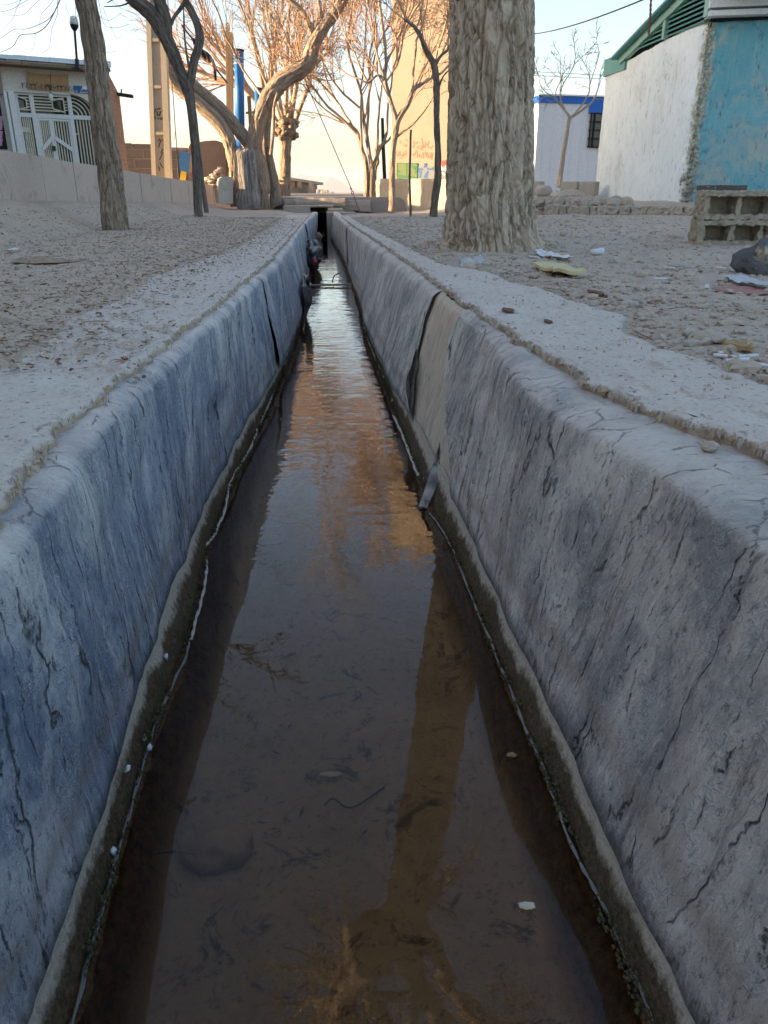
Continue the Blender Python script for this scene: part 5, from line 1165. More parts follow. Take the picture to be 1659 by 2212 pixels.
def cloth(mb, pts, wds, mi, dz=0):
    rows = []
    for i, ((u, v), w_) in enumerate(zip(pts, wds)):
        c_ = ph(u, v, hq - .25); rows.append([c_ + V((0, 0, 1)) * w_ * (t - .5) + V((.3, 0, 0)) * w_ * (t - .5) + GF * (.05 * sin(t * 5 + i * 1.3) + dz) for t in np.linspace(0, 1, 6)])
    mb.grid(rows, mi); mb.grid([[p + GF * .008 for p in r[::-1]] for r in rows], mi)
cloth(mb, smooth([(412, 82), (420, 90), (430, 104), (440, 116), (450, 124), (458, 130)], 3), list(np.interp(range(16), [0, 3, 7, 11, 15], [.03, .12, .10, .16, .10])), 0)
cloth(mb, smooth([(452, 128), (460, 136), (464, 146), (466, 154)], 3), [.12] * 10, 1, .02)
cloth(mb, smooth([(461, 149), (464, 155), (466, 160)], 3), [.13, .12, .1, .1, .1, .1, .1], 2, -.02); cloth(mb, smooth([(462, 158), (466, 165), (468, 172)], 3), [.10, .14, .16, .15, .12, .08, .04], 0, -.01)
mb.build('cloth', [M['flagdark'], M['flagpale'], M['flagred']], FP, smooth=True)
mb = MB(); mb.obox(ph(541, 262, hq), (.04, 0, 0), (0, .03, 0), (0, 0, .5)); mb.obox(ph(541, 243, hq), (.10, 0, .01), (0, .035, 0), (0, 0, .022)); mb.build('wooden_cross', M['wood'], None, ph(541, 290, hq), label='small dark wooden cross piece between the blue pipes', cat='post')
# guy wire with its turnbuckle and anchor rod
hw = 16.6; GW = thing('guy_wire', 'slanting steel guy wire with an eye above its anchor rod, over the culvert', 'guy wire', ph(778, 457, hw))
mb = MB(); mb.tube([ph(655, 165, hw + .3), ph(759, 408, hw)], .0075, 6); mb.tube([ph(655, 165, hw + .3), ph(560, -60, hw + .8)], .0075, 6); mb.build('wire', M['wire'], GW)
mb = MB(); mb.tube([ph(764, 424, hw), ph(779, 460, hw)], .013, 8); mb.build('anchor_rod', M['wood'], GW)
mb = MB(); c_ = ph(761.5, 416.5, hw); r_ = pr(760, 416, hw, 7); e1 = RT; e2 = V((0, 0, 1)); mb.tube([c_ + e1 * cos(t) * r_ * .6 + e2 * sin(t) * r_ for t in np.linspace(0, 2 * pi, 17)], .008, 6); mb.tube([ph(757, 405, hw), ph(760, 411, hw)], .014, 6); mb.build('eye', M['wire'], GW)
mb = MB(); mb.tube([ph(831, 388, 17.5), ph(828, 320, 17.5), ph(826, 255, 17.5)], [.04, .036, .03], 8); mb.build('leaning_post', M['wire'], None, ph(831, 388, 17.5), True, 'thin dark post between the slender stems and the straight sunlit tree', 'post')
# ------------------------------------------------------------------ far: culvert, houses, hills, tower
def slab(name, u0, v0, u1, v1, h, dep, mat, label, group=None, jit=.012, seed=0, cat='stone'):
    pl_ = Plane(ph(u0, v0, h), ph(u1, v0, h)); a0, z1 = pl_.hit(u0, v0); a1, z0 = pl_.hit(u1, v1); mb = MB(); n = 9
    rows = []
    for i, (d0) in enumerate(np.linspace(0, 1, n)):
        a = lerp(a0, a1, d0); ring = []
        for (zz, dd) in ((z0, 0), (lerp(z0, z1, .5), .015), (z1 - .01, 0), (z1, -.03), (z1, -dep), (z0, -dep)):
            ring.append(pl_.P(a + jit * fbm(zz * 9, dd * 5, seed + i), zz + jit * fbm(a * 5, zz * 7, seed), dd + jit * fbm(a * 7, zz * 5, seed + 3.)))
        ring.append(ring[0]); rows.append(ring)
    mb.grid(rows); mb.add([rows[0][k] for k in range(6)], [(5, 4, 3, 2, 1, 0)]); mb.add([rows[-1][k] for k in range(6)], [(0, 1, 2, 3, 4, 5)])
    return mb.build(name, mat, None, pl_.P((a0 + a1) / 2, z0, -dep / 2), False, label, cat, group)
slab('stone_slab', 638, 428, 745, 446, 16.35, .7, M['stone'], 'big flat stone slab roofing the culvert mouth', None, .018, 1, 'slab')
slab('stone_slab', 658, 443.5, 719, 448.5, 16.1, .4, M['stone'], 'thin flat stone under the big culvert slab', 'flat stones round the culvert', .008, 2, 'slab')
slab('stone_slab', 615, 431, 640, 446, 16.6, .5, M['stone'], 'small flat stone at the left end of the big culvert slab', 'flat stones round the culvert', .012, 3, 'slab')
slab('stone_slab', 735, 432, 800, 456, 16.9, .5, M['stone_grey'], 'grey rounded stone right of the big culvert slab behind the guy wire', 'flat stones round the culvert', .03, 4, 'slab')
slab('stone_slab', 708, 449, 739, 458, 16.0, .4, M['stone'], 'upper of two small flat stones right of the culvert mouth', 'flat stones round the culvert', .012, 5, 'slab')
slab('stone_slab', 705, 457, 742, 469, 15.8, .4, M['stone'], 'lower of two small flat stones right of the culvert mouth', 'flat stones round the culvert', .014, 6, 'slab')
CV = thing('culvert', 'dark square culvert mouth where the water runs under the road', 'culvert', (.25, 15.8, -.5))
xl_, xr_ = ph(671, 480, 16.1).x, ph(706, 480, 16.1).x
mb = MB(); mb.box(xl_ - .5, xl_, 15.64, 21, -.66, .10); mb.box(xr_, xr_ + .55, 15.62, 16.6, -.66, -.02); mb.box(xr_ + .002, xr_ + .55, 16.602, 21, -.66, .11); mb.build('side_wall', M['conc'], CV)
mb = MB(); mb.box(xl_ - .1, xr_ + .1, 17., 21, .115, .2); mb.box(xl_ - .5, xr_ + .5, 21, 21.1, -.7, .15); mb.build('tunnel_roof', M['black'], CV)  # roof and end in near-black, the tunnel's darkness put into the colour
mb = MB(); mb.obox((xl_ + .045, 15.35, -.28), (.05, 0, 0), (0, .04, 0), (.01, 0, .26), 0, .01); mb.build('end_slab', M['conc'], CV, label='upright pale slab at the left of the mouth')
# hills
mb = MB(); rows = []; rg = random.Random(77)
prof = [(-200, 44), (150, 42), (330, 44), (420, 42), (455, 45), (500, 43), (560, 41), (600, 40), (625, 39.5), (640, 36), (650, 38), (664, 33), (680, 32), (700, 30), (715, 31), (730, 25), (742, 17), (752, 11), (764, 5), (778, 1), (800, -2)]
hh = 4500.
for i in range(26):
    t = i / 25; r = []
    for u in np.linspace(-200, 800, 240):
        y = float(np.interp(u, [a for a, _ in prof], [b for _, b in prof])); P0 = ph(u, 414, hh); zt_ = y / 1800 * hh
        k = 1 - abs(t - .55) / .55 if t < .55 else 1 - (t - .55) / .45 * .9
        q = P0 + GF * ((t - .55) * 1500) * 1; zz = .16 + (zt_) * max(0, k) ** 1.2 * (1 + .22 * fbm(u * .02, t * 4, 2.) * (1 - k)) + 1.2 * fbm(u * .15, t * 9, 1.) * (k > .02) * .8
        sp = (q - CAM).dot(GF) / hh; r.append((CAM.x + (P0.x - CAM.x) * 1 + GF.x * (t - .55) * 1500, CAM.y + (P0.y - CAM.y) + GF.y * (t - .55) * 1500, zz if zt_ > 0 or k < .05 else -1.))
    rows.append(r)
mb.grid(rows); mb.f = [f[::-1] for f in mb.f]
mb.build('hills', M['hills'], None, ph(600, 414, hh), True, kind='structure')
# far mud house
h = 40.; FH = thing('mud_house', 'low mud house with a flat overhanging roof far beyond the road', 'house', ph(655, 417, h))
pf = Plane(ph(615, 400, h), ph(690, 400, h + 2.2)); Q = pf.hit; mb = MB(); a0, z1 = Q(612, 388); a1, z2 = Q(688, 401); z0 = .15
fr = [pf.P(a0, z0, 0), pf.P(a1 - .12, z0, 0), pf.P(a1 - .1, z2, 0), pf.P(a0, z1 + .05, 0)]; bk_ = [p - pf.n * 3 for p in fr]; mb.hexa([fr[0], fr[1], bk_[1], bk_[0], fr[3], fr[2], bk_[2], bk_[3]]); mb.build('walls', M['mud'], FH)
mb = MB(); r0, r1 = Q(612, 388), Q(690, 399); mb.hexa([pf.P(r0[0], r0[1] - .0, .25), pf.P(r1[0], r1[1] - .02, .25), pf.P(r1[0], r1[1] - .02, -3.1), pf.P(r0[0], r0[1], -3.1), pf.P(r0[0], r0[1] + .12, .25), pf.P(r1[0], r1[1] + .1, .25), pf.P(r1[0], r1[1] + .1, -3.1), pf.P(r0[0], r0[1] + .12, -3.1)])
rf = mb.build('roof', M['mortar'], FH)
for u, v in ((632, 387), (645, 389), (673, 393)): mb = MB(); q = ph(u, v, h + .6); mb.tube([q, q + V((0, 0, -.35))], .13, 8); mb.build('chimney', M['mud'], rf)
mb = MB(); mb.obox(ph(672, 411, h + 1), (.14, 0, 0), (0, .1, 0), (0, 0, .2)); mb.build('doorway', M['brickpale'], FH)
for k, (u0, u1, v0) in enumerate([(683, 690, 408.5), (690.5, 697, 409), (697.5, 708, 410.5), (708, 720, 414.5)]):
    slab('block_stack', u0, v0, u1, 420, 36., .5, M['stone_grey'], ['tall grey block stack next to the far mud house', 'second tall grey block stack from the far mud house', 'third grey block stack, slightly lower than its neighbours', 'lowest and farthest right grey block stack'][k], 'grey block stacks beyond the road', .02, k, 'block stack')
# tower with graffiti
tw = Plane(ph(846, 300, 27.4), ph(1072, 300, 26.2)); Q = tw.hit; aR = (ph(1072, 300, 26.2) - ph(846, 300, 27.4)).to_2d().length
TW = thing('tower', 'tall blank sunlit tower wall with red graffiti and a green mural at its foot', 'tower', tw.P(aR / 2, 0, -2))
mb = MB(); tw.box(mb, 0, aR, -.1, 11.5, -.8, 0); mb.build('walls', M['tower'], TW)
mb = MB(); tw.box(mb, -.12, aR + .12, 11.5, 11.75, -.9, .12); mb.build('cornice', M['tower'], TW)
mb = MB()
def X(px_, py_): return Q(829.5 + (px_ / 1659 * 200 + 960) / 1.15732 - 829.5, (py_ / 1659 * 200 + 340) / 1.15732)
R_ = [[(780, 50), (795, 110), (805, 165), (825, 185)], [(860, 120), (865, 165), (885, 180), (915, 165), (925, 120)], [(905, 200), (920, 235), (975, 240), (1010, 215), (1005, 195)], [(850, 190), (850, 235), (800, 240), (770, 225), (790, 195), (815, 205), (800, 250), (775, 285)], [(700, 215), (690, 240), (720, 265), (760, 265)], [(690, 130), (660, 150), (640, 145), (625, 165)], [(605, 200), (625, 190), (610, 235), (585, 230)], [(620, 110), (612, 122)], [(960, 265), (966, 272)],
      [(590, 375), (615, 415), (640, 370), (650, 330)], [(680, 300), (690, 370), (695, 445)], [(735, 375), (725, 425), (770, 440), (775, 395), (745, 385)], [(810, 345), (815, 400), (815, 465)], [(850, 340), (852, 380), (875, 370), (890, 345), (900, 375)], [(885, 395), (870, 440), (925, 455), (925, 410), (895, 395)], [(960, 360), (985, 350), (975, 400), (1005, 385), (1010, 365)], [(960, 400), (965, 455)], [(995, 395), (985, 490)], [(850, 330), (852, 335)],
      [(260, 370), (270, 415), (300, 410), (310, 370)], [(330, 320), (325, 395), (345, 400)], [(350, 395), (395, 385), (385, 430), (340, 465)], [(410, 350), (435, 385), (400, 400)], [(455, 300), (460, 380)], [(300, 340), (305, 348)], [(425, 430), (432, 436)], [(250, 330), (245, 350)], [(340, 100), (345, 155)], [(450, 70), (480, 100), (460, 95)], [(440, 195), (450, 225), (470, 200), (455, 180)], [(410, 180), (414, 186)]]
strokes(mb, tw, [[X(*p) for p in l] for l in R_], .028, .004); mb.build('painted_script', M['graf_red'], TW, label='red sprayed script and digits')
mb = MB(); g = [X(275, 565), X(690, 575), X(690, 855), X(270, 845)]; a0, z1 = g[0]; a1, z0 = g[2]
tw.box(mb, a0, a1, z0 - .1, z1, .004, .02); mu = mb.build('mural', M['mural_green'], TW, label='light green painted panel')
mb = MB(); 
for p, q in ((g[0], g[1]), (g[1], g[2]), (g[0], g[3]), (X(470, 575), X(470, 850))): tw.bar(mb, p, q, .03, .021, .026)
for pts in ([(565, 620), (640, 700), (690, 640), (690, 620)], [(690, 660), (640, 760), (690, 790)], [(270, 790), (500, 830), (690, 850), (690, 870), (270, 870)], [(280, 700), (330, 720), (340, 760), (290, 740)]): mb.sheet([tw.P(*X(*p), .027) for p in pts], .004)
mb.build('mural_lines', M['mural_dgreen'], mu)
mb = MB(); a0, z1 = X(700, 630); a1, z0 = X(1330, 880); tw.box(mb, a0, a1, z0 - .1, z1, .003, .012); gp = mb.build('grey_patch', M['mural_grey'], TW, label='grey painted band')
mb = MB(); B_ = [[(700, 680), (730, 690), (760, 680), (770, 695), (800, 690)], [(850, 575), (840, 640), (870, 580), (862, 640)], [(905, 680), (960, 690), (1010, 690), (1020, 660)], [(840, 850), (880, 790), (910, 740), (900, 800), (880, 860)], [(735, 740), (770, 750), (760, 800), (745, 860)], [(860, 800), (890, 860)], [(700, 640), (712, 690), (705, 720)]]
strokes(mb, tw, [[X(*p) for p in l] for l in B_], .05, .014); mb.build('painted_script', M['graf_blue'], gp, label='dark blue sprayed script')
mb = MB()
strokes(mb, tw, [[X(1195, 535), X(1260, 525), X(1340, 535)], [X(1200, 590), X(1270, 585), X(1340, 590)], [X(1210, 550), X(1330, 520)], [X(1220, 605), X(1330, 575)]], .055, .014); mb.build('red_marks', M['red_spray2'], TW)
mb = MB(); strokes(mb, tw, [[X(1290, 625), X(1280, 690), X(1310, 640)], [X(1190, 650), X(1210, 700), X(1260, 690)], [X(1210, 760), X(1260, 800)]], .05, .016); mb.build('painted_script', M['whitepaint'], gp)
# low rendered wall in sun before the tower
lw = Plane(ph(806, 420, 17.6), ph(1075, 420, 16.0)); Q = lw.hit; mb = MB(); rows = []; aR = (ph(1075, 420, 16.) - ph(806, 420, 17.6)).to_2d().length
for i in range(46):
    t = i / 45; a = t * aR; zt_ = lerp(ph(806, 386, 17.6).z, ph(1075, 387, 16.).z, t) + .008 * fbm(a * 6, 1); zb_ = -.35; r = []
    for j in range(16):
        s_ = j / 15; z = lerp(zb_, zt_, s_); bul = .10 * max(0, .45 - s_) ** 1.0 * (.5 + fbm(a * 2, s_ * 3, 1)) + .02 * fbm(a * 5, z * 5, 3.) + .012 * fbm(a * 18, z * 18, 2.)
        r.append(lw.P(a - (.1 * (1 - s_) ** 3 if i == 0 else 0), z, bul))
    r.append(lw.P(a, zt_ - .002, -.22)); r.append(lw.P(a, zb_, -.22)); rows.append(r)
mb.grid(rows); mb.f = [f[::-1] for f in mb.f]; mb.add(rows[0], [tuple(range(len(rows[0])))]); mb.add(rows[-1], [tuple(range(len(rows[-1])))[::-1]])
mb.build('low_wall', M['render'], None, lw.P(aR / 2, 0, 0), True, 'low sunlit rendered wall with a crumbling foot in front of the graffiti tower', 'wall')

# ------------------------------------------------------------------ right: flaking building, container, low stone wall
c0, c1, c2 = ph(1480, 400, 10.83), ph(1286, 400, 14.1), ph(1790, 400, 10.5)
wf = Plane(c0, c1); tf = Plane(c0, c2); aW = (c1 - c0).to_2d().length; zB = -.05
ztp = wf.hit(1488, 55)[1]; ztb = wf.hit(1306, 158)[1]
BL = thing('flaking_building', 'low building with a flaking white side, turquoise front and green louvred gable', 'building', c0)
def rough_wall(pl_, a0, a1, z0, z1, z1b, seed, na=90, nz_=70, th=.25, amp=1., corner=False):
    mb = MB(); rows = []; bk = []
    for i in range(na + 1):
        t = (i / na) ** 1.7; a = lerp(a0, a1, t); zt_ = lerp(z1, z1b, t); r = []
        for j in range(nz_ + 1):
            z = lerp(z0, zt_, j / nz_); d = amp * (.010 * fbm(a * 2, z * 2, seed) + .005 * fbm(a * 11, z * 11, seed) + .002 * fbm(a * 45, z * 45, seed))
            if corner: d -= (.03 + .03 * fbm(z * 3, 1, 3.)) * math.exp(-((a - a0) / .10) ** 2) * (.5 + .8 * max(0, 1 - (z - .1) / 1.2)) + math.exp(-((a - a0) / .15) ** 2) * (.05 * abs(fbm(z * 7, a * 7, 2.)) + .03 * abs(fbm(z * 22, a * 22, 5.)))
            r.append(pl_.P(a, z + (.015 * fbm(a * 4, 1, seed) if j == nz_ else 0), d)); bk.append((a - a0, z, 0))
        r.append(pl_.P(a, zt_, -th)); bk.append((9, 9, 0)); rows.append(r)
    mb.grid(rows, 0, bk); return mb
mb = rough_wall(wf, 0.02, aW, zB, ztp, ztb, 3., 130, 110, corner=True); mb.build('white_wall', M['whitewall'], BL, smooth=True)
a2 = (c2 - c0).to_2d().length
mb = rough_wall(tf, 0.02, a2, zB, tf.hit(1495, 48)[1], tf.hit(1659, 44)[1], 8., 120, 110, corner=True); mb.build('turquoise_wall', M['turq'], BL, smooth=True)
mb = MB(); rg = random.Random(33)
for k in range(110):
    z = .10 + .55 * rg.random() ** 1.6; sp = .07 + .06 * max(0, 1 - z); q = wf.P(rg.uniform(-.01, sp * 1.8), z, rg.uniform(-.075, -.02)) if rg.random() < .6 else tf.P(rg.uniform(-.01, sp * 1.2), z, rg.uniform(-.075, -.025))
    mb.rock(q, (rg.uniform(.012, .035), rg.uniform(.012, .035), rg.uniform(.012, .03)), k, 1, .7)
mb.build('crumbled_corner', M['rubblecorner'], BL)
mb = MB(); q = [wf.P(aW, zB, -.02), wf.P(aW, zB, -3.5), wf.P(aW - .2, zB, -3.5), wf.P(aW - .2, zB, -.02)]; mb.hexa(q + [p + V((0, 0, ztb - zB)) for p in q]); mb.build('rear_wall', M['whitewall'], BL)
# gable with louvres on the white side
ap = wf.hit(1473, -16); lo = wf.hit(1345, 131); fr_ = (-.85, wf.hit(1490, 50)[1] + .14); ap = (min(ap[0], .25), ap[1])
RF = None
mb = MB()
for p, q, w_ in ((lo, ap, .10), (ap, fr_, .12)): wf.bar(mb, p, q, w_, -.02, .06)
m0 = wf.hit(1440, 70); m1 = wf.hit(1456, 8); wf.bar(mb, (m0[0], ztp - .05), (m0[0], m1[1] + .05), .07, -.015, .05)
wf.bar(mb, (-.02, ztp), (-.02, ztp + .28), .10, -.016, .055)
gb = mb.build('gable_frame', M['teal_l'], BL)
mb = MB(); k = 0; z = ztp - .02
while z < ap[1] - .05:
    t = (z - lo[1]) / (ap[1] - lo[1]); aH = lerp(lo[0], ap[0], max(0, min(1, t)));
    aLw = -.0 if z < ztp + .25 else lerp(fr_[0], ap[0], (z - fr_[1]) / (ap[1] - fr_[1]))
    aLw = max(aLw, .03) if z < ztp + .26 else aLw
    if aH - aLw > .03: mb.obox(wf.P((aLw + aH) / 2, z, .0), wf.e * ((aH - aLw) / 2), (wf.n * .03 + V((0, 0, -.016))), (wf.n * .004 + V((0, 0, .007))))
    z += .055
mb.build('louvres', M['teal'], gb)
mb = MB(); mb.sheet([wf.P(lo[0], ztp - .1, -.05), wf.P(-.0, ztp - .1, -.05), wf.P(-.0, ztp + .2, -.05), wf.P(*ap, -.05), wf.P(*lo, -.05)], .01); mb.build('gable_back', M['black'], gb)
mb = MB(); dp = 4.5
def roofpl(mb, p, q, th=.03):
    A = [wf.P(*p, .16), wf.P(*q, .16), wf.P(*q, -dp), wf.P(*p, -dp)]; mb.hexa(A + [x + V((0, 0, th)) for x in A])
roofpl(mb, (lo[0] + .1, lo[1] + .02), (ap[0], ap[1] + .07)); mb.build('roof_slope', M['teal'], BL)
mb = MB(); roofpl(mb, (ap[0] - .001, ap[1] + .07), (fr_[0], fr_[1] + .03)); mb.build('roof_slope', M['sheet_white'], BL, label='pale bluish sheet over the turquoise front')
ez_ = fr_[1] - .02
mb = MB(); tf.box(mb, .06, a2 + .5, tf.hit(1560, 46)[1] + .0, tf.hit(1560, 40)[1], -.2, .02, 0); mb.build('eave_gap_shade', M['black'], BL)  # solid near-black strip painted as the shade under the eave sheet
mb = MB(); tf.box(mb, -.02, a2 + .5, tf.hit(1560, 39)[1], tf.hit(1560, 27)[1], -.2, .16); tf.box(mb, .9, a2 + .5, tf.hit(1560, 26.5)[1], tf.hit(1560, 22)[1], -.2, .20); mb.build('eave_sheet', M['sheet_white'], BL)
mb = MB(); tf.box(mb, tf.hit(1528, 15)[0], a2 + .5, tf.hit(1560, 22)[1] + .003, tf.hit(1560, -60)[1], -.1, .17); mb.build('upper_panel', M['sheet_white'], BL)
mb = MB(); pb = wf.hit(1300, 160); pc = wf.hit(1352, 129); wf.box(mb, pc[0] - .05, aW + .05, ztb - .06, ztb + .18, -.5, .03); mb.build('rear_eave', M['teal'], BL)
# container
cf = Plane(ph(1159, 300, 25.), ph(1330, 300, 25.6)); Q = cf.hit; aC = (ph(1330, 300, 25.6) - ph(1159, 300, 25.)).to_2d().length
CT = thing('container', 'white panelled site cabin with a blue top band behind the low stone wall', 'site cabin', cf.P(aC / 2, .1, -1.2))
zt_ = Q(1159, 206)[1]; zb_ = Q(1159, 222)[1]
mb = MB(); cf.box(mb, 0, aC, .05, zb_ + .01, -2.4, 0)
a = .18
while a < aC: cf.box(mb, a, a + .012, .06, zb_, .0, .008); a += .30
mb.build('walls', M['contw'], CT)
mb = MB(); cf.box(mb, -.03, aC + .03, zb_, zt_, -2.44, .035); cf.box(mb, Q(1273, 220)[0], aC, Q(1273, 246)[1], zb_ - .003, .01, .06); mb.build('top_band', M['contb'], CT)
mb = MB(); cf.box(mb, -.06, aC + .06, zt_ + .003, zt_ + .04, -2.5, .07); mb.build('roof', M['whitepaint'], CT)
mb = MB(); a0, z1 = Q(1276, 245); a1, z0 = Q(1290, 318); cf.box(mb, a0, a1 + .6, z0, z1, .012, .03); wd = mb.build('window', M['glass'], CT)
mb = MB()
for z in np.linspace(z0, z1, 5): cf.box(mb, a0 - .04, a1 + .6, z - .02, z + .02, .035, .06)
for a in (a0, a0 + .12, a0 + .42): cf.box(mb, a - .02, a + .02, z0, z1, .036, .064)
mb.build('grille', M['black'], wd)
# low wall of slabs and stones
lw2 = Plane(ph(1130, 430, 14.2), ph(1290, 430, 13.4)); Q = lw2.hit
mb = MB(); rg = random.Random(19); a0 = Q(1120, 400)[0]; a1 = Q(1286, 400)[0]; zt_ = Q(1200, 391)[1]; zm = Q(1200, 422)[1]; a = a0
while a < a1:
    w_ = rg.uniform(.25, .5); 
    if rg.random() < .88: lw2.box(mb, a, min(a + w_ - .015, a1), zm - .1, zt_ + rg.uniform(-.012, .008), -.18, rg.uniform(-.015, .01), 0, .015)
    a += w_
a = a0
while a < a1: 
    w_ = rg.uniform(.09, .22); mb.rock(lw2.P(a, zm - .04 + rg.uniform(-.02, .02), .12 + rg.uniform(-.05, .05)), (w_ * .6, .09, rg.uniform(.05, .085)), int(a * 99), 2, .45, rg.uniform(-.3, .3), 1); a += w_ * .85
a = a0
while a < a1: 
    w_ = rg.uniform(.1, .2); mb.rock(lw2.P(a, zm - .17 + rg.uniform(-.02, .02), .2 + rg.uniform(-.04, .04)), (w_ * .6, .09, rg.uniform(.06, .09)), int(a * 77), 2, .35, rg.uniform(-.3, .3), 1); a += w_ * .9
mb.rock(lw2.P(Q(1240, 430)[0], zm + .0, .22), (.30, .12, .085), 5, 2, .35, -.1, 1); mb.rock(lw2.P(Q(1180, 418)[0], zm + .06, .12), (.16, .1, .10), 8, 2, .4, 0, 1)
mb.build('stone_wall', [M['conc'], M['stone_grey']], None, lw2.P((a0 + a1) / 2, 0, 0), False, 'low tumbledown wall of slabs and rough stones between the biggest trunk and the white wall', 'wall')
def rbox(mb, x0, x1, y0, y1, z0, z1, n, amp, seed, B0, ex, ey):
    """box with roughened faces in a local frame"""
    def pt(x, y, z):
        k = V((x, y, z)); d = V((noise.noise(k * 28 + V((seed, 0, 0))), noise.noise(k * 28 + V((0, seed, 5))), noise.noise(k * 28 + V((3, 0, seed))))) * amp * 1.5 + V((noise.noise(k * 75), noise.noise(k * 75 + V((9, 0, 0))), noise.noise(k * 75 + V((0, 7, 0))))) * amp * .8
        return B0 + ex * (x + d.x) + ey * (y + d.y) + V((0, 0, z + d.z))
    def face(f, nu, nv):
        vs = [pt(*f(i / nu, j / nv)) for i in range(nu + 1) for j in range(nv + 1)]
        mb.add(vs, [(i * (nv + 1) + j, (i + 1) * (nv + 1) + j, (i + 1) * (nv + 1) + j + 1, i * (nv + 1) + j + 1) for i in range(nu) for j in range(nv)])
    N = lambda a: max(2, int(a / n)); dx, dy, dz = x1 - x0, y1 - y0, z1 - z0
    face(lambda a, b: (x0 + a * dx, y0, z0 + b * dz), N(dx), N(dz)); face(lambda a, b: (x1 - a * dx, y1, z0 + b * dz), N(dx), N(dz))
    face(lambda a, b: (x0, y1 - a * dy, z0 + b * dz), N(dy), N(dz)); face(lambda a, b: (x1, y0 + a * dy, z0 + b * dz), N(dy), N(dz))
    face(lambda a, b: (x0 + a * dx, y0 + b * dy, z1), N(dx), N(dy)); face(lambda a, b: (x0 + a * dx, y1 - b * dy, z0), N(dx), N(dy))
# stone plinth along the flaking building
mb = MB(); rg = random.Random(23); A_, B_ = ph(1180, 476, 10.4), ph(1500, 458, 9.7); n_ = 15; L_ = (B_ - A_); t = 0.
while t < 1.25:
    w_ = rg.uniform(.05, .11); q = A_ + L_ * (t + w_ / 2); q.z = gh(q.x, q.y) + .03; e_ = L_.normalized(); e_.z = 0; wdt = L_.length * w_ / 2 - .008
    rbox(mb, -wdt - .005, wdt + .005, -.1, .14, -.08, .07 + rg.uniform(-.02, .012), .03, .016, rg.uniform(0, 50), q + V((0, .05, 0)), e_, V((-e_.y, e_.x, 0))); t += w_
for k in range(34):
    t_ = rg.uniform(-.02, .62); q = A_ + L_ * t_ + V((0, rg.uniform(.22, .5), 0)); q.z = gh(q.x, q.y) + rg.uniform(.10, .15); mb.rock(q, (rg.uniform(.06, .15), rg.uniform(.06, .1), rg.uniform(.045, .09)), k + 60, 2, .45, rg.uniform(-.4, .4))
q0 = A_ + V((0, .1, 0)); rows = []
for i in range(40):
    t = i / 39 * 1.25; b = A_ + L_ * t; r = []
    for j in range(12): 
        s_ = j / 11; y_ = b.y + .06 + s_ * 1.6; r.append((b.x + s_ * .25, y_, gh(b.x, b.y) + .085 + .06 * s_ + .012 * fbm(b.x * 5, y_ * 5, 2.)))
    rows.append(r)
mb.grid(rows, 1); mb.f[-len(rows) * 0 or len(mb.f):] = []
mb.build('stone_plinth', [M['stone'], M['dirtR']], None, (A_ + B_) / 2, False, 'row of worn kerb stones holding up the earth along the flaking building', 'kerb')
# cinder blocks
g0 = gnd(1508, 529); hb = hof(g0); sc_ = hb / 1800.
def cblock(u_l, u_r, v_b, v_t, dy, label, seed, grp):
    a, b = ph(u_l, v_b, hb + dy), ph(u_r, v_b, hb + dy); ex = (b - a); ex.z = 0; Lx = ex.length; ex.normalize(); ey = V((-ex.y, ex.x, 0)); hgt = ph(u_l, v_t, hb + dy).z - a.z; mb = MB(); dep = .19; w_ = .032; B0 = a
    rbox(mb, 0, Lx, 0, dep, hgt - .030, hgt, .010, .009, seed, B0, ex, ey); rbox(mb, 0, Lx, 0, dep, 0, .030, .010, .009, seed + 1, B0, ex, ey)
    for k, x in enumerate((0, (Lx - .04) / 2, Lx - .04)): rbox(mb, x, x + .036, .012 * (k + 1), dep, .031, hgt - .031, .010, .010, seed + 2 + k, B0, ex, ey)
    rbox(mb, .04, Lx - .04, dep - .03, dep - .003, .031, hgt - .031, .012, .008, seed + 7, B0, ex, ey)
    return mb.build('cinder_block', M['block'], None, a, True, label, 'block', grp), a, ex, ey, Lx, hgt
_, a_, ex, ey, Lx, hg_ = cblock(1507, 1652, 532, 476, 0, 'hollow cinder block lying on the gravel, under another', 3., 'hollow cinder blocks stacked by the building')
cb, a_, ex, ey, Lx, hg_ = cblock(1518, 1672, 474.5, 413, .015, 'hollow cinder block on top of the stack, under a burnt plank', 13., 'hollow cinder blocks stacked by the building')
cblock(1656, 1800, 532, 476, 0, 'hollow cinder block at the bottom right, cut by the picture edge', 23., 'hollow cinder blocks stacked by the building')
mb = MB(); rbox(mb, .0, .30, .09, .19, hg_ + .006, hg_ + .036, .02, .003, 4, a_, ex, ey); mb.build('plank', M['plank'], None, a_ + ey * .13 + V((.15, 0, hg_)), True, 'scorched short plank lying on the cinder blocks', 'plank')
mb = MB(); q = gnd(1625, 592); mb.rock(q + V((.04, .03, .045)), (.105, .085, .085), 6, 4, .42, .5, 0, 1.3); mb.build('charred_rock', M['charred'], None, q, True, 'blackened angular rock on the gravel below the cinder blocks', 'rock')
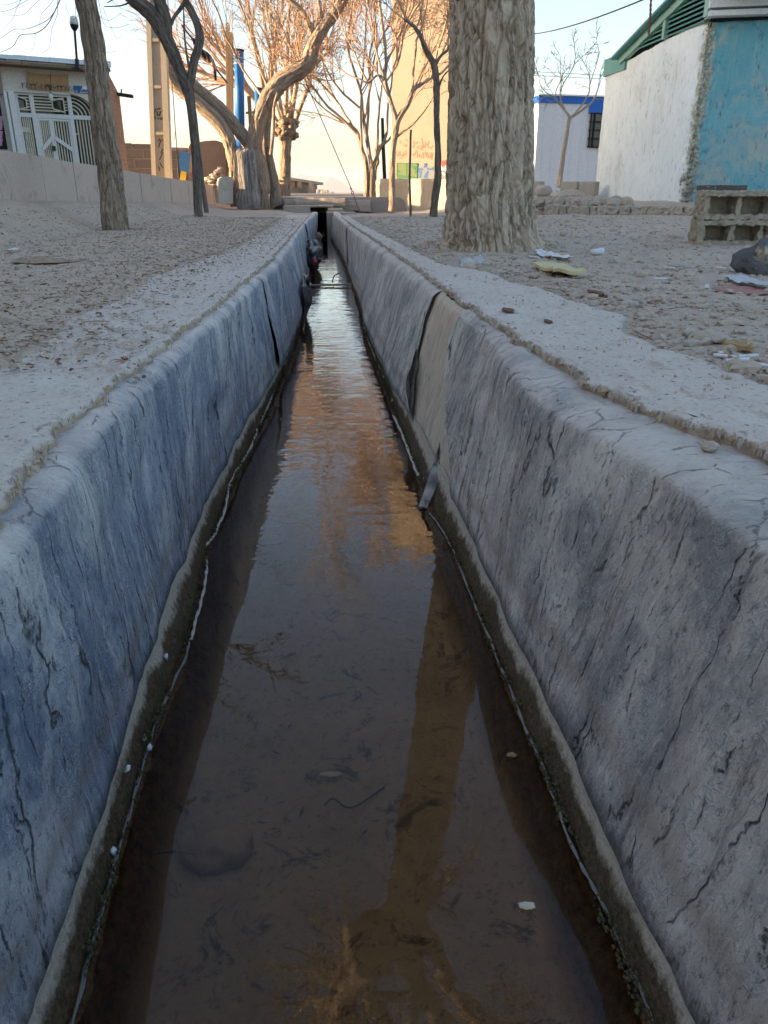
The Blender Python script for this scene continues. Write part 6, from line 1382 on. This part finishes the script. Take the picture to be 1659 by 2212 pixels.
# cables
mb = MB(); A_, B_ = ph(1100, 74, 22), ph(1420, -14, 9.); mb.tube([A_.lerp(B_, t) + V((0, 0, -.5 * t * (1 - t))) for t in np.linspace(0, 1, 24)], .0085, 5); mb.build('overhead_cable', M['wire'], None, A_, True, 'single cable sloping up across the sky right of the biggest trunk', 'cable')
mb = MB(); 
for v0 in (152, 160): A_, B_ = ph(1100, v0, 27), ph(1330, v0 + 12, 27); mb.tube([A_.lerp(B_, t) for t in np.linspace(0, 1, 6)], .008, 4)
mb.build('power_line', M['wire'], None, A_, True, 'pair of thin power lines above the site cabin', 'cable')
mb = MB(); hr = 11.9; ln = smooth([(1401, 75), (1403, 52), (1405, 30), (1406, 5), (1409, -30), (1411, -90)], 6)
for k in range(2): mb.tube([ph(u, v, hr) + V((.008 * cos(i * 1.3 + k * pi), .008 * sin(i * 1.3 + k * pi), 0)) for i, (u, v) in enumerate(ln)], .010, 6)
mb.build('twisted_rope', M['leafbrown'], None, ph(1401, 75, hr), True, 'dark red twisted rope hanging beside the green gable', 'rope')

# ------------------------------------------------------------------ cords along the waterline
def cord(pts, r, mat, label, seed):
    Q = smooth([tuple(p) for p in pts], 8); P_ = [V((q[0] + .003 * fbm(q[1] * 14, seed, 0), q[1], ZW + .0035 + .002 * fbm(q[1] * 20, seed, 4))) for q in Q]; mb = MB()
    for k in range(2): mb.tube([p + V((r * .55 * cos(i * .9 + k * pi), 0, r * .55 * sin(i * .9 + k * pi))) for i, p in enumerate(P_)], r * .75, 6)
    return mb.build('cord', mat, None, P_[len(P_) // 2], True, label, 'cord', 'cords lying along the waterline')
G_ = lambda l: [gz(u, v, ZW) for u, v in l]
cord(G_([(140, 2260), (159, 2205), (239, 1903), (297, 1701), (345, 1547), (393, 1441), (410, 1390)]), .0024, M['ropeg'], 'dark grey cord on the left waterline nearest the camera', 1)
cord(G_([(412, 1385), (425, 1340), (437, 1290), (446, 1239), (447, 1205)]), .003, M['rope'], 'short pale cord piece on the left waterline below the gap', 2)
cord(G_([(443, 1183), (462, 1160), (470, 1140), (485, 1106), (500, 1040), (537, 977), (556, 930)]), .0034, M['rope'], 'pale cord piece on the left waterline above the gap', 3)
cord(G_([(562, 915), (580, 876), (596, 831), (609, 800), (621, 769), (630, 740)]), .0036, M['rope'], 'far pale cord on the left waterline, curving towards the bulge', 4)
cord(G_([(1430, 2260), (1411, 2206), (1342, 2047), (1289, 1935), (1236, 1834), (1178, 1675), (1130, 1563), (1092, 1467), (1023, 1303), (976, 1186), (950, 1140), (928, 1111)]), .0022, M['ropeg'], 'long dark grey cord on the right waterline nearest the camera', 5)
cord(G_([(932, 1066), (924, 1050), (915, 1036)]), .003, M['rope'], 'tiny cord end beside the torn curled strip', 6)
cord(G_([(903, 1030), (887, 989), (868, 939), (850, 900)]), .004, M['rope'], 'white cord on the right waterline just past the plaster gap', 7)
cord(G_([(847, 868), (846, 845), (825, 805), (796, 739), (783, 695)]), .004, M['rope'], 'white cord on the right waterline in the middle distance', 8)
cord(G_([(778, 667), (768, 630), (760, 605)]), .005, M['rope'], 'farthest white cord on the right waterline', 9)

rg = random.Random(91); mb = MB(); vs0, fs0 = ico(1)
for k in range(5200):
    y = .35 + 6.5 * rg.random() ** 1.5; sd = rg.choice((-1, 1)); cl = fbm(y * 6, sd * 3., 1.)
    if cl < rg.uniform(-.5, .25): continue
    xr_ = interp(XLR if sd < 0 else XRR, y); up_ = abs(rg.gauss(0, .014)) + .012 * max(0, cl); r = rg.uniform(.001, .0034)
    x0 = interp(XLL if sd < 0 else XRL, y); q = V((lerp(xr_, x0, min(1, up_ / .075)) - sd * .002 + rg.uniform(-.003, .003), y, ZW + up_ - .002))
    mb.add([q + V((p.x * r, p.y * r * rg.uniform(.8, 1.8), p.z * r)) for p in vs0], fs0, rg.choice((0, 0, 1)))
mb.build('moss', [rough_mat('moss_brown', (.10, .07, .04), (.06, .045, .025), 30, 200, .5, .002), rough_mat('moss_green', (.085, .095, .025), (.05, .06, .018), 30, 200, .5, .002)], None, (.3, 1.5, ZW), label='clumps of brown and green moss along the waterline', kind='stuff')
# ------------------------------------------------------------------ litter and small things
def flat(name, u0, v0, u1, v1, mat, label, cat, th=.003, seed=0, n=7, lift=.004, crumple=.006, zf=None):
    """crumpled flat scrap lying on the ground across the measured extent"""
    a, b = (gnd(u0, v1) if zf is None else gz(u0, v1, zf)), (gnd(u1, v1) if zf is None else gz(u1, v1, zf)); c_ = (a + b) / 2; ex = (b - a) / 2; dy = max(.004, (v1 - v0) / (v1 - 414) * (c_ - CAM).length * .5); ey = V((0, dy, 0)); mb = MB(); rows = []
    N = 10
    for i in range(N):
        r = []
        for j in range(N):
            x, y = i / (N - 1) * 2 - 1, j / (N - 1) * 2 - 1; k = 1 - .25 * abs(fbm(x * 2, y * 2, seed + 9.))
            y_ = y * (1 - .8 * x * x) if name in ('leaf', 'wood_chip', 'wood_scrap') else y * (1 - .35 * x * x)
            r.append(c_ + ex * x * (1 - .22 * y * y * abs(fbm(y * 2, seed, 0)) * 2) * k + ey * (y_ * k) + V((0, 0, lift + crumple * (fbm(x * 2, y * 2, seed) + .8 * abs(y)))))
        rows.append(r)
    mb.grid(rows); mb.grid([[p - V((0, 0, th)) for p in r] for r in rows[::-1]]); k = N - 1
    rim = [(i, 0) for i in range(N)] + [(k, j) for j in range(1, N)] + [(i, k) for i in range(k - 1, -1, -1)] + [(0, j) for j in range(k - 1, 0, -1)]
    ring = [rows[i][j] for i, j in rim]; m_ = len(ring); mb.add(ring + [p - V((0, 0, th)) for p in ring], [(i, (i + 1) % m_, (i + 1) % m_ + m_, i + m_) for i in range(m_)])
    return mb.build(name, mat, None, c_, True, label, cat)
def peb(name, u0, v0, u1, v1, mat, label, cat, seed, flatk=.7, sub=3, rough=.3, group=None, zf=None):
    a = gnd((u0 + u1) / 2, v1) if zf is None else gz((u0 + u1) / 2, v1, zf); h_ = hof(a); w_ = pr(u0, v1, h_, u1 - u0); hz_ = pr(u0, v1, h_, v1 - v0); mb = MB(); mb.rock(a + V((0, w_ * .6, hz_ * .6)), (w_, w_ * .8, max(.003, hz_ * flatk * 1.25)), seed, sub, rough, seed); return mb.build(name, mat, None, a, True, label, cat, group)
# clear cup on its side
a = gnd(1012, 580); ax = V((.9, .35, .10)).normalized(); mb = MB(); c_ = a + V((.02, .03, .026)); 
mb.tube([c_ - ax * .05, c_ - ax * .015, c_ + ax * .012, c_ + ax * .02, c_ + ax * .055], [.030, .026, .012, .020, .030], 20, 0, lambda x, y, l, r: .004 * noise.noise(V((x * 40, y * 40, l * 30)))); mb.build('plastic_cup', M['clear'], None, a, True, 'crumpled clear plastic cup on the cement rim below the biggest trunk', 'cup')
flat('wood_scrap', 1030, 579, 1058, 588, M['chip'], 'brown bit of wood beside the clear plastic cup', 'scrap', .006, 2, 7, .006, .002)
flat('plastic_scrap', 1170, 538, 1213, 557, M['whiteplastic'], 'torn white plastic scrap just right of the biggest trunk', 'litter', .002, 3, 7, .010, .016)
a = gnd(1290, 553); mb = MB(); mb.tube([a + V((-.03, .02, .018)), a + V((.04, .03, .022))], [.014, .020], 14, 0, lambda x, y, l, r: .003 * noise.noise(V((x * 60, y * 60, l * 30)))); mb.build('cup_piece', M['whiteplastic'], None, a, True, 'broken white cup lying farther out on the gravel', 'litter')
flat('foam_piece', 1170, 566, 1240, 590, M['foam'], 'yellow lump of foam on the gravel before the biggest trunk', 'foam', .012, 5, 7, .020, .010)
peb('stone', 1224, 581, 1251, 598, M['stone_grey'], 'grey stone touching the yellow foam', 'stone', 4)
flat('card_piece', 1557, 617, 1652, 634, M['redcard'], 'faded red card lying below the blackened rock', 'card', .003, 6, 7, .008, .004)
flat('plastic_sheet', 1590, 598, 1646, 620, M['greysheet'], 'grey scrap of plastic sheet by the faded red card', 'plastic', .002, 7, 7, .016, .012)
a = gnd(1526, 626); mb = MB(); mb.tube([a + V((0, 0, .004)), a + V((.002, .004, .018))], [.008, .008], 12); mb.build('plastic_disc', M['whiteplastic'], None, a, False, 'tiny white plastic disc left of the faded red card', 'litter')
for k, (u0, v0, u1, v1, r, col, lab) in enumerate([(1540, 777, 1588, 783, .0033, 'whiteplastic', 'long thin white cigarette end pointing left'), (1566, 793, 1616, 789, .0044, 'whiteplastic', 'thickest white cigarette end, in front of the others'), (1594, 782, 1636, 777, .0038, 'whiteplastic', 'white cigarette end behind the thickest one'), (1625, 799, 1665, 808, .0036, 'whiteplastic', 'white cigarette end cut by the right edge'), (1552, 768, 1562, 775, .003, 'whiteplastic', 'stub of white cigarette end leaning on the long thin one'), (1563, 771, 1577, 780, .003, 'orangef', 'orange filter among the white cigarette ends')]):
    a, b = gnd(u0, v0 + 3), gnd(u1, v1 + 3); mb = MB(); mb.tube([a + V((0, 0, r + .006)), b + V((0, 0, r + .006 + .002 * (k % 2)))], r * 1.15, 10); mb.build('cigarette_end', M[col], None, a, False, lab, 'cigarette end', 'cigarette ends on the right gravel')
flat('wood_chip', 1567, 740, 1615, 761, M['chip'], 'splintered tan wood chip above the cigarette ends', 'wood chip', .010, 8, 7, .012, .006)
for k, (u0, v0, u1, v1, lab) in enumerate([(1475, 709, 1509, 731, 'rounded pale stone left of the bigger grey one'), (1518, 724, 1540, 740, 'small rounded stone beside the bigger grey one'), (1540, 722, 1586, 745, 'biggest grey stone above the wood chip'), (1505, 658, 1534, 668, 'flat white pebble alone on the fine gravel'), (1579, 690, 1604, 700, 'pale flattish pebble towards the right edge')]):
    peb('stone', u0, v0, u1, v1, M['stone_grey'] if k != 3 else M['stone'], lab, 'stone', 10 + k, .7, 3, .3, 'loose stones on the right bank')
peb('stone', 1517, 950, 1556, 975, M['stone'], 'pale pebble lodged under the rim of the right ledge', 'stone', 31, .7, 3, .35, None, .004)
peb('stone', 288, 806, 306, 818, M['stone'], 'tan pebble at the rim of the left ledge', 'stone', 32, .7, 3, .3, 'pebbles on the left ledge', .018)
peb('stone', 304, 809, 317, 816, M['charred'], 'small dark pebble touching the tan pebble', 'stone', 33, .7, 2, .3, 'pebbles on the left ledge', .018)
peb('stone', 8, 754, 25, 768, M['stone_grey'], 'whitish stone in the litter at the left edge', 'stone', 34)
for k, (u0, v0, u1, v1) in enumerate([(1411, 606, 1440, 609), (1434, 582, 1456, 585), (1143, 558, 1164, 561), (1548, 582, 1570, 585)]):
    a, b = gnd(u0, v0), gnd(u1, v1); mb = MB(); mb.tube([a + V((0, 0, .008)), b + V((0, 0, .009))], .0042, 8); mb.build('paper_stick', M['whiteplastic'], None, a, False, ['white paper stick nearest the red card', 'white paper stick in the middle of the gravel', 'white paper stick near the biggest trunk', 'white paper stick just left of the blackened rock'][k], 'litter', 'white paper sticks on the gravel')
for k, (u0, v0, u1, v1, lab) in enumerate([(1176, 690, 1193, 697, 'red-brown leaf bit on the middle of the right ledge'), (1084, 664, 1110, 672, 'tan bark bit on the right ledge'), (1270, 629, 1302, 639, 'dark red leaf at the outer rim of the right ledge')]):
    flat('leaf', u0, v0, u1, v1, M['leafbrown'], lab, 'leaf', .002, 20 + k, 7, .003 if k < 2 else .01, .003, .019 if k < 2 else None)
flat('mortar_streak', 46, 544, 190, 561, M['ledge'], 'long pale mortar smear in the leaf litter', 'mortar', .001, 30, 7, .0005, .0015)
flat('paper_scrap', 21, 541, 37, 545, M['whiteplastic'], 'tiny white paper at the left edge beyond the mortar smear', 'paper', .002, 31, 7, .014, .004)
a = gnd(399, 601); mb = MB(); mb.tube([a + V((-.016, 0, .010)), a + V((.014, .004, .008))], .006, 9); mb.build('cigarette_end', M['whiteplastic'], None, a, False, 'single white cigarette end on the left bank', 'cigarette end')
# in the water
q = gz(470, 1872, -.575); mb = MB(); mb.rock(q + V((0, .02, .012)), (.052, .036, .030), 9, 4, .25, .3); mb.build('sunken_stone', rough_mat('wet_stone', (.36, .23, .13), (.24, .15, .085), 14, 70, .7, .006), None, q, True, 'rounded brown stone lying under the near water', 'stone')
a, b = gz(338, 1843, -.50), gz(420, 1846, -.52); mb = MB(); mb.tube([a, a.lerp(b, .5) + V((0, 0, .004)), b], [.0016, .0014, .001], 5); mb.build('twig', M['wire'], None, a, False, 'dark twig pointing at the sunken stone', 'twig')
flat('leaf', 1094, 1628, 1117, 1637, M['chip'], 'small curled tan leaf afloat near the right waterline', 'leaf', .001, 40, 7, .004, .004, -.5)
flat('paper_scrap', 1120, 1944, 1156, 1960, M['creambar'], 'pale torn paper afloat in the near water', 'paper', .001, 41, 7, .002, .002, -.5)
flat('leaf', 690, 1668, 742, 1680, M['straw'], 'thin drowned willow leaf in mid channel', 'leaf', .001, 42, 7, .006, .003, -.57)
mb = MB(); pts = smooth([tuple(gz(u, v, -.565)) for u, v in [(700, 1740), (720, 1725), (760, 1745), (830, 1700)]], 5); mb.tube([V(p) for p in pts], .0016, 5); mb.build('twig', M['wire'], None, gz(720, 1725, -.565), True, 'thin drowned twig in mid channel', 'twig')
rg = random.Random(66); mb = MB()
for k in range(70):
    y = .9 + 4.5 * rg.random() ** 1.3; x = lerp(interp(XLR, y) + .05, interp(XRR, y) - .05, rg.random()); L_ = rg.uniform(.004, .014); a = rg.uniform(0, 6.3); q = V((x, y, -.568)); d = V((cos(a), sin(a), .1)) * L_; e_ = V((-sin(a), cos(a), 0)) * rg.uniform(.0008, .004)
    mb.add([q - d, q + e_, q + d, q - e_], [(0, 1, 2, 3)], rg.choice((0, 0, 0, 1)))
mb.build('drowned_litter', [M['wire'], M['leafbrown']], None, (.03, 1.5, -.57), label='dark leaf bits and twigs lying on the canal bed', kind='stuff')
for k, (u, v, zf, lab) in enumerate([(357, 1418, -.46, 'white scrap stuck high on the left foot strip'), (443, 1238, -.49, 'white scrap on the short pale cord'), (322, 1613, -.485, 'bright white flake on the left waterline'), (309, 1596, -.48, 'tan flake next to the bright white flake'), (242, 1838, -.485, 'white feathery scrap nearest the camera on the left strip'), (273, 1660, -.43, 'tiny white speck under the left lining hem')]):
    q = gz(u, v, zf); q.x = min(q.x, interp(XLR, q.y)) + .002; mb = MB(); mb.rock(q, (.0035, .006, .005), k, 2, .8); mb.build('debris_flake', M['whiteplastic'] if k != 3 else M['chip'], None, q, True, lab, 'debris', 'small flakes stuck along the left waterline')
# far debris: heap with a red-capped bottle, stick across, rubble in the mouth
q = gz(668, 575, -.5); c_ = V((.0, 9.4, -.5)); mb = MB(); rg = random.Random(6)
for k in range(16): mb.rock(c_ + V((rg.uniform(-.10, .05), rg.uniform(-.55, .6), rg.uniform(0, .26))), (rg.uniform(.05, .09), rg.uniform(.1, .25), rg.uniform(.05, .12)), k, 3, .6)
mb.build('debris_heap', M['linerD'], None, c_, True, 'wet black heap of rags slumped from the left bank far along the water', 'debris')
b0 = gz(664, 562, -.42); bt = thing('bottle', 'clear bottle with a red cap lying on the black heap', 'bottle', b0); d = V((.15, -.5, -.55)).normalized(); mb = MB(); b1 = V((.035, 8.75, -.33)); mb.tube([b1 - d * .17, b1 - d * .16, b1 - d * .05, b1], [.02, .034, .034, .016], 14); mb.build('body', M['clear'], bt, smooth=True)
mb = MB(); mb.tube([b1 + d * .002, b1 + d * .045], .024, 14); mb.build('cap', M['redplastic'], bt)
mb = MB(); y = 7.7; mb.tube([(interp(XLR, y) - .02, y, -.482), (.15, y + .05, -.485), (interp(XRR, y) + .03, y + .02, -.478)], .010, 8); mb.build('stick', M['stone_grey'], None, (.15, y, -.48), True, 'straight stick lying right across the water', 'stick')
mb = MB(); mb.tube([V(p) for p in smooth([tuple(gz(733, 590, -.44)), tuple(gz(722, 596, -.45)), tuple(gz(718, 610, -.47))], 4)], [.006] * 9, 5); mb.build('twig', M['wire'], None, gz(722, 596, -.45), True, 'bent dark twig standing in the far water', 'twig')
peb('stone', 676, 500, 697, 521, M['stone'], 'brown stone blocking the culvert mouth', 'stone', 50, .8, 3, .4, None, -.5)
# ------------------------------------------------------------------ air
mb = MB(); mb.box(-5600, 5600, -60, 6600, -1.6, 135)
hz = bpy.data.materials.new('haze'); hz.use_nodes = True; ht = hz.node_tree
for x in list(ht.nodes): ht.nodes.remove(x)
ho = ht.nodes.new('ShaderNodeOutputMaterial'); pv = ht.nodes.new('ShaderNodeVolumePrincipled')
pv.inputs['Color'].default_value = (.92, .93, .96, 1); pv.inputs['Density'].default_value = .00018; pv.inputs['Anisotropy'].default_value = .2
ht.links.new(pv.outputs[0], ho.inputs['Volume'])
HZ = mb.build('haze', hz, None, (0, 0, 0), kind='stuff', label='pale morning haze over the plain')
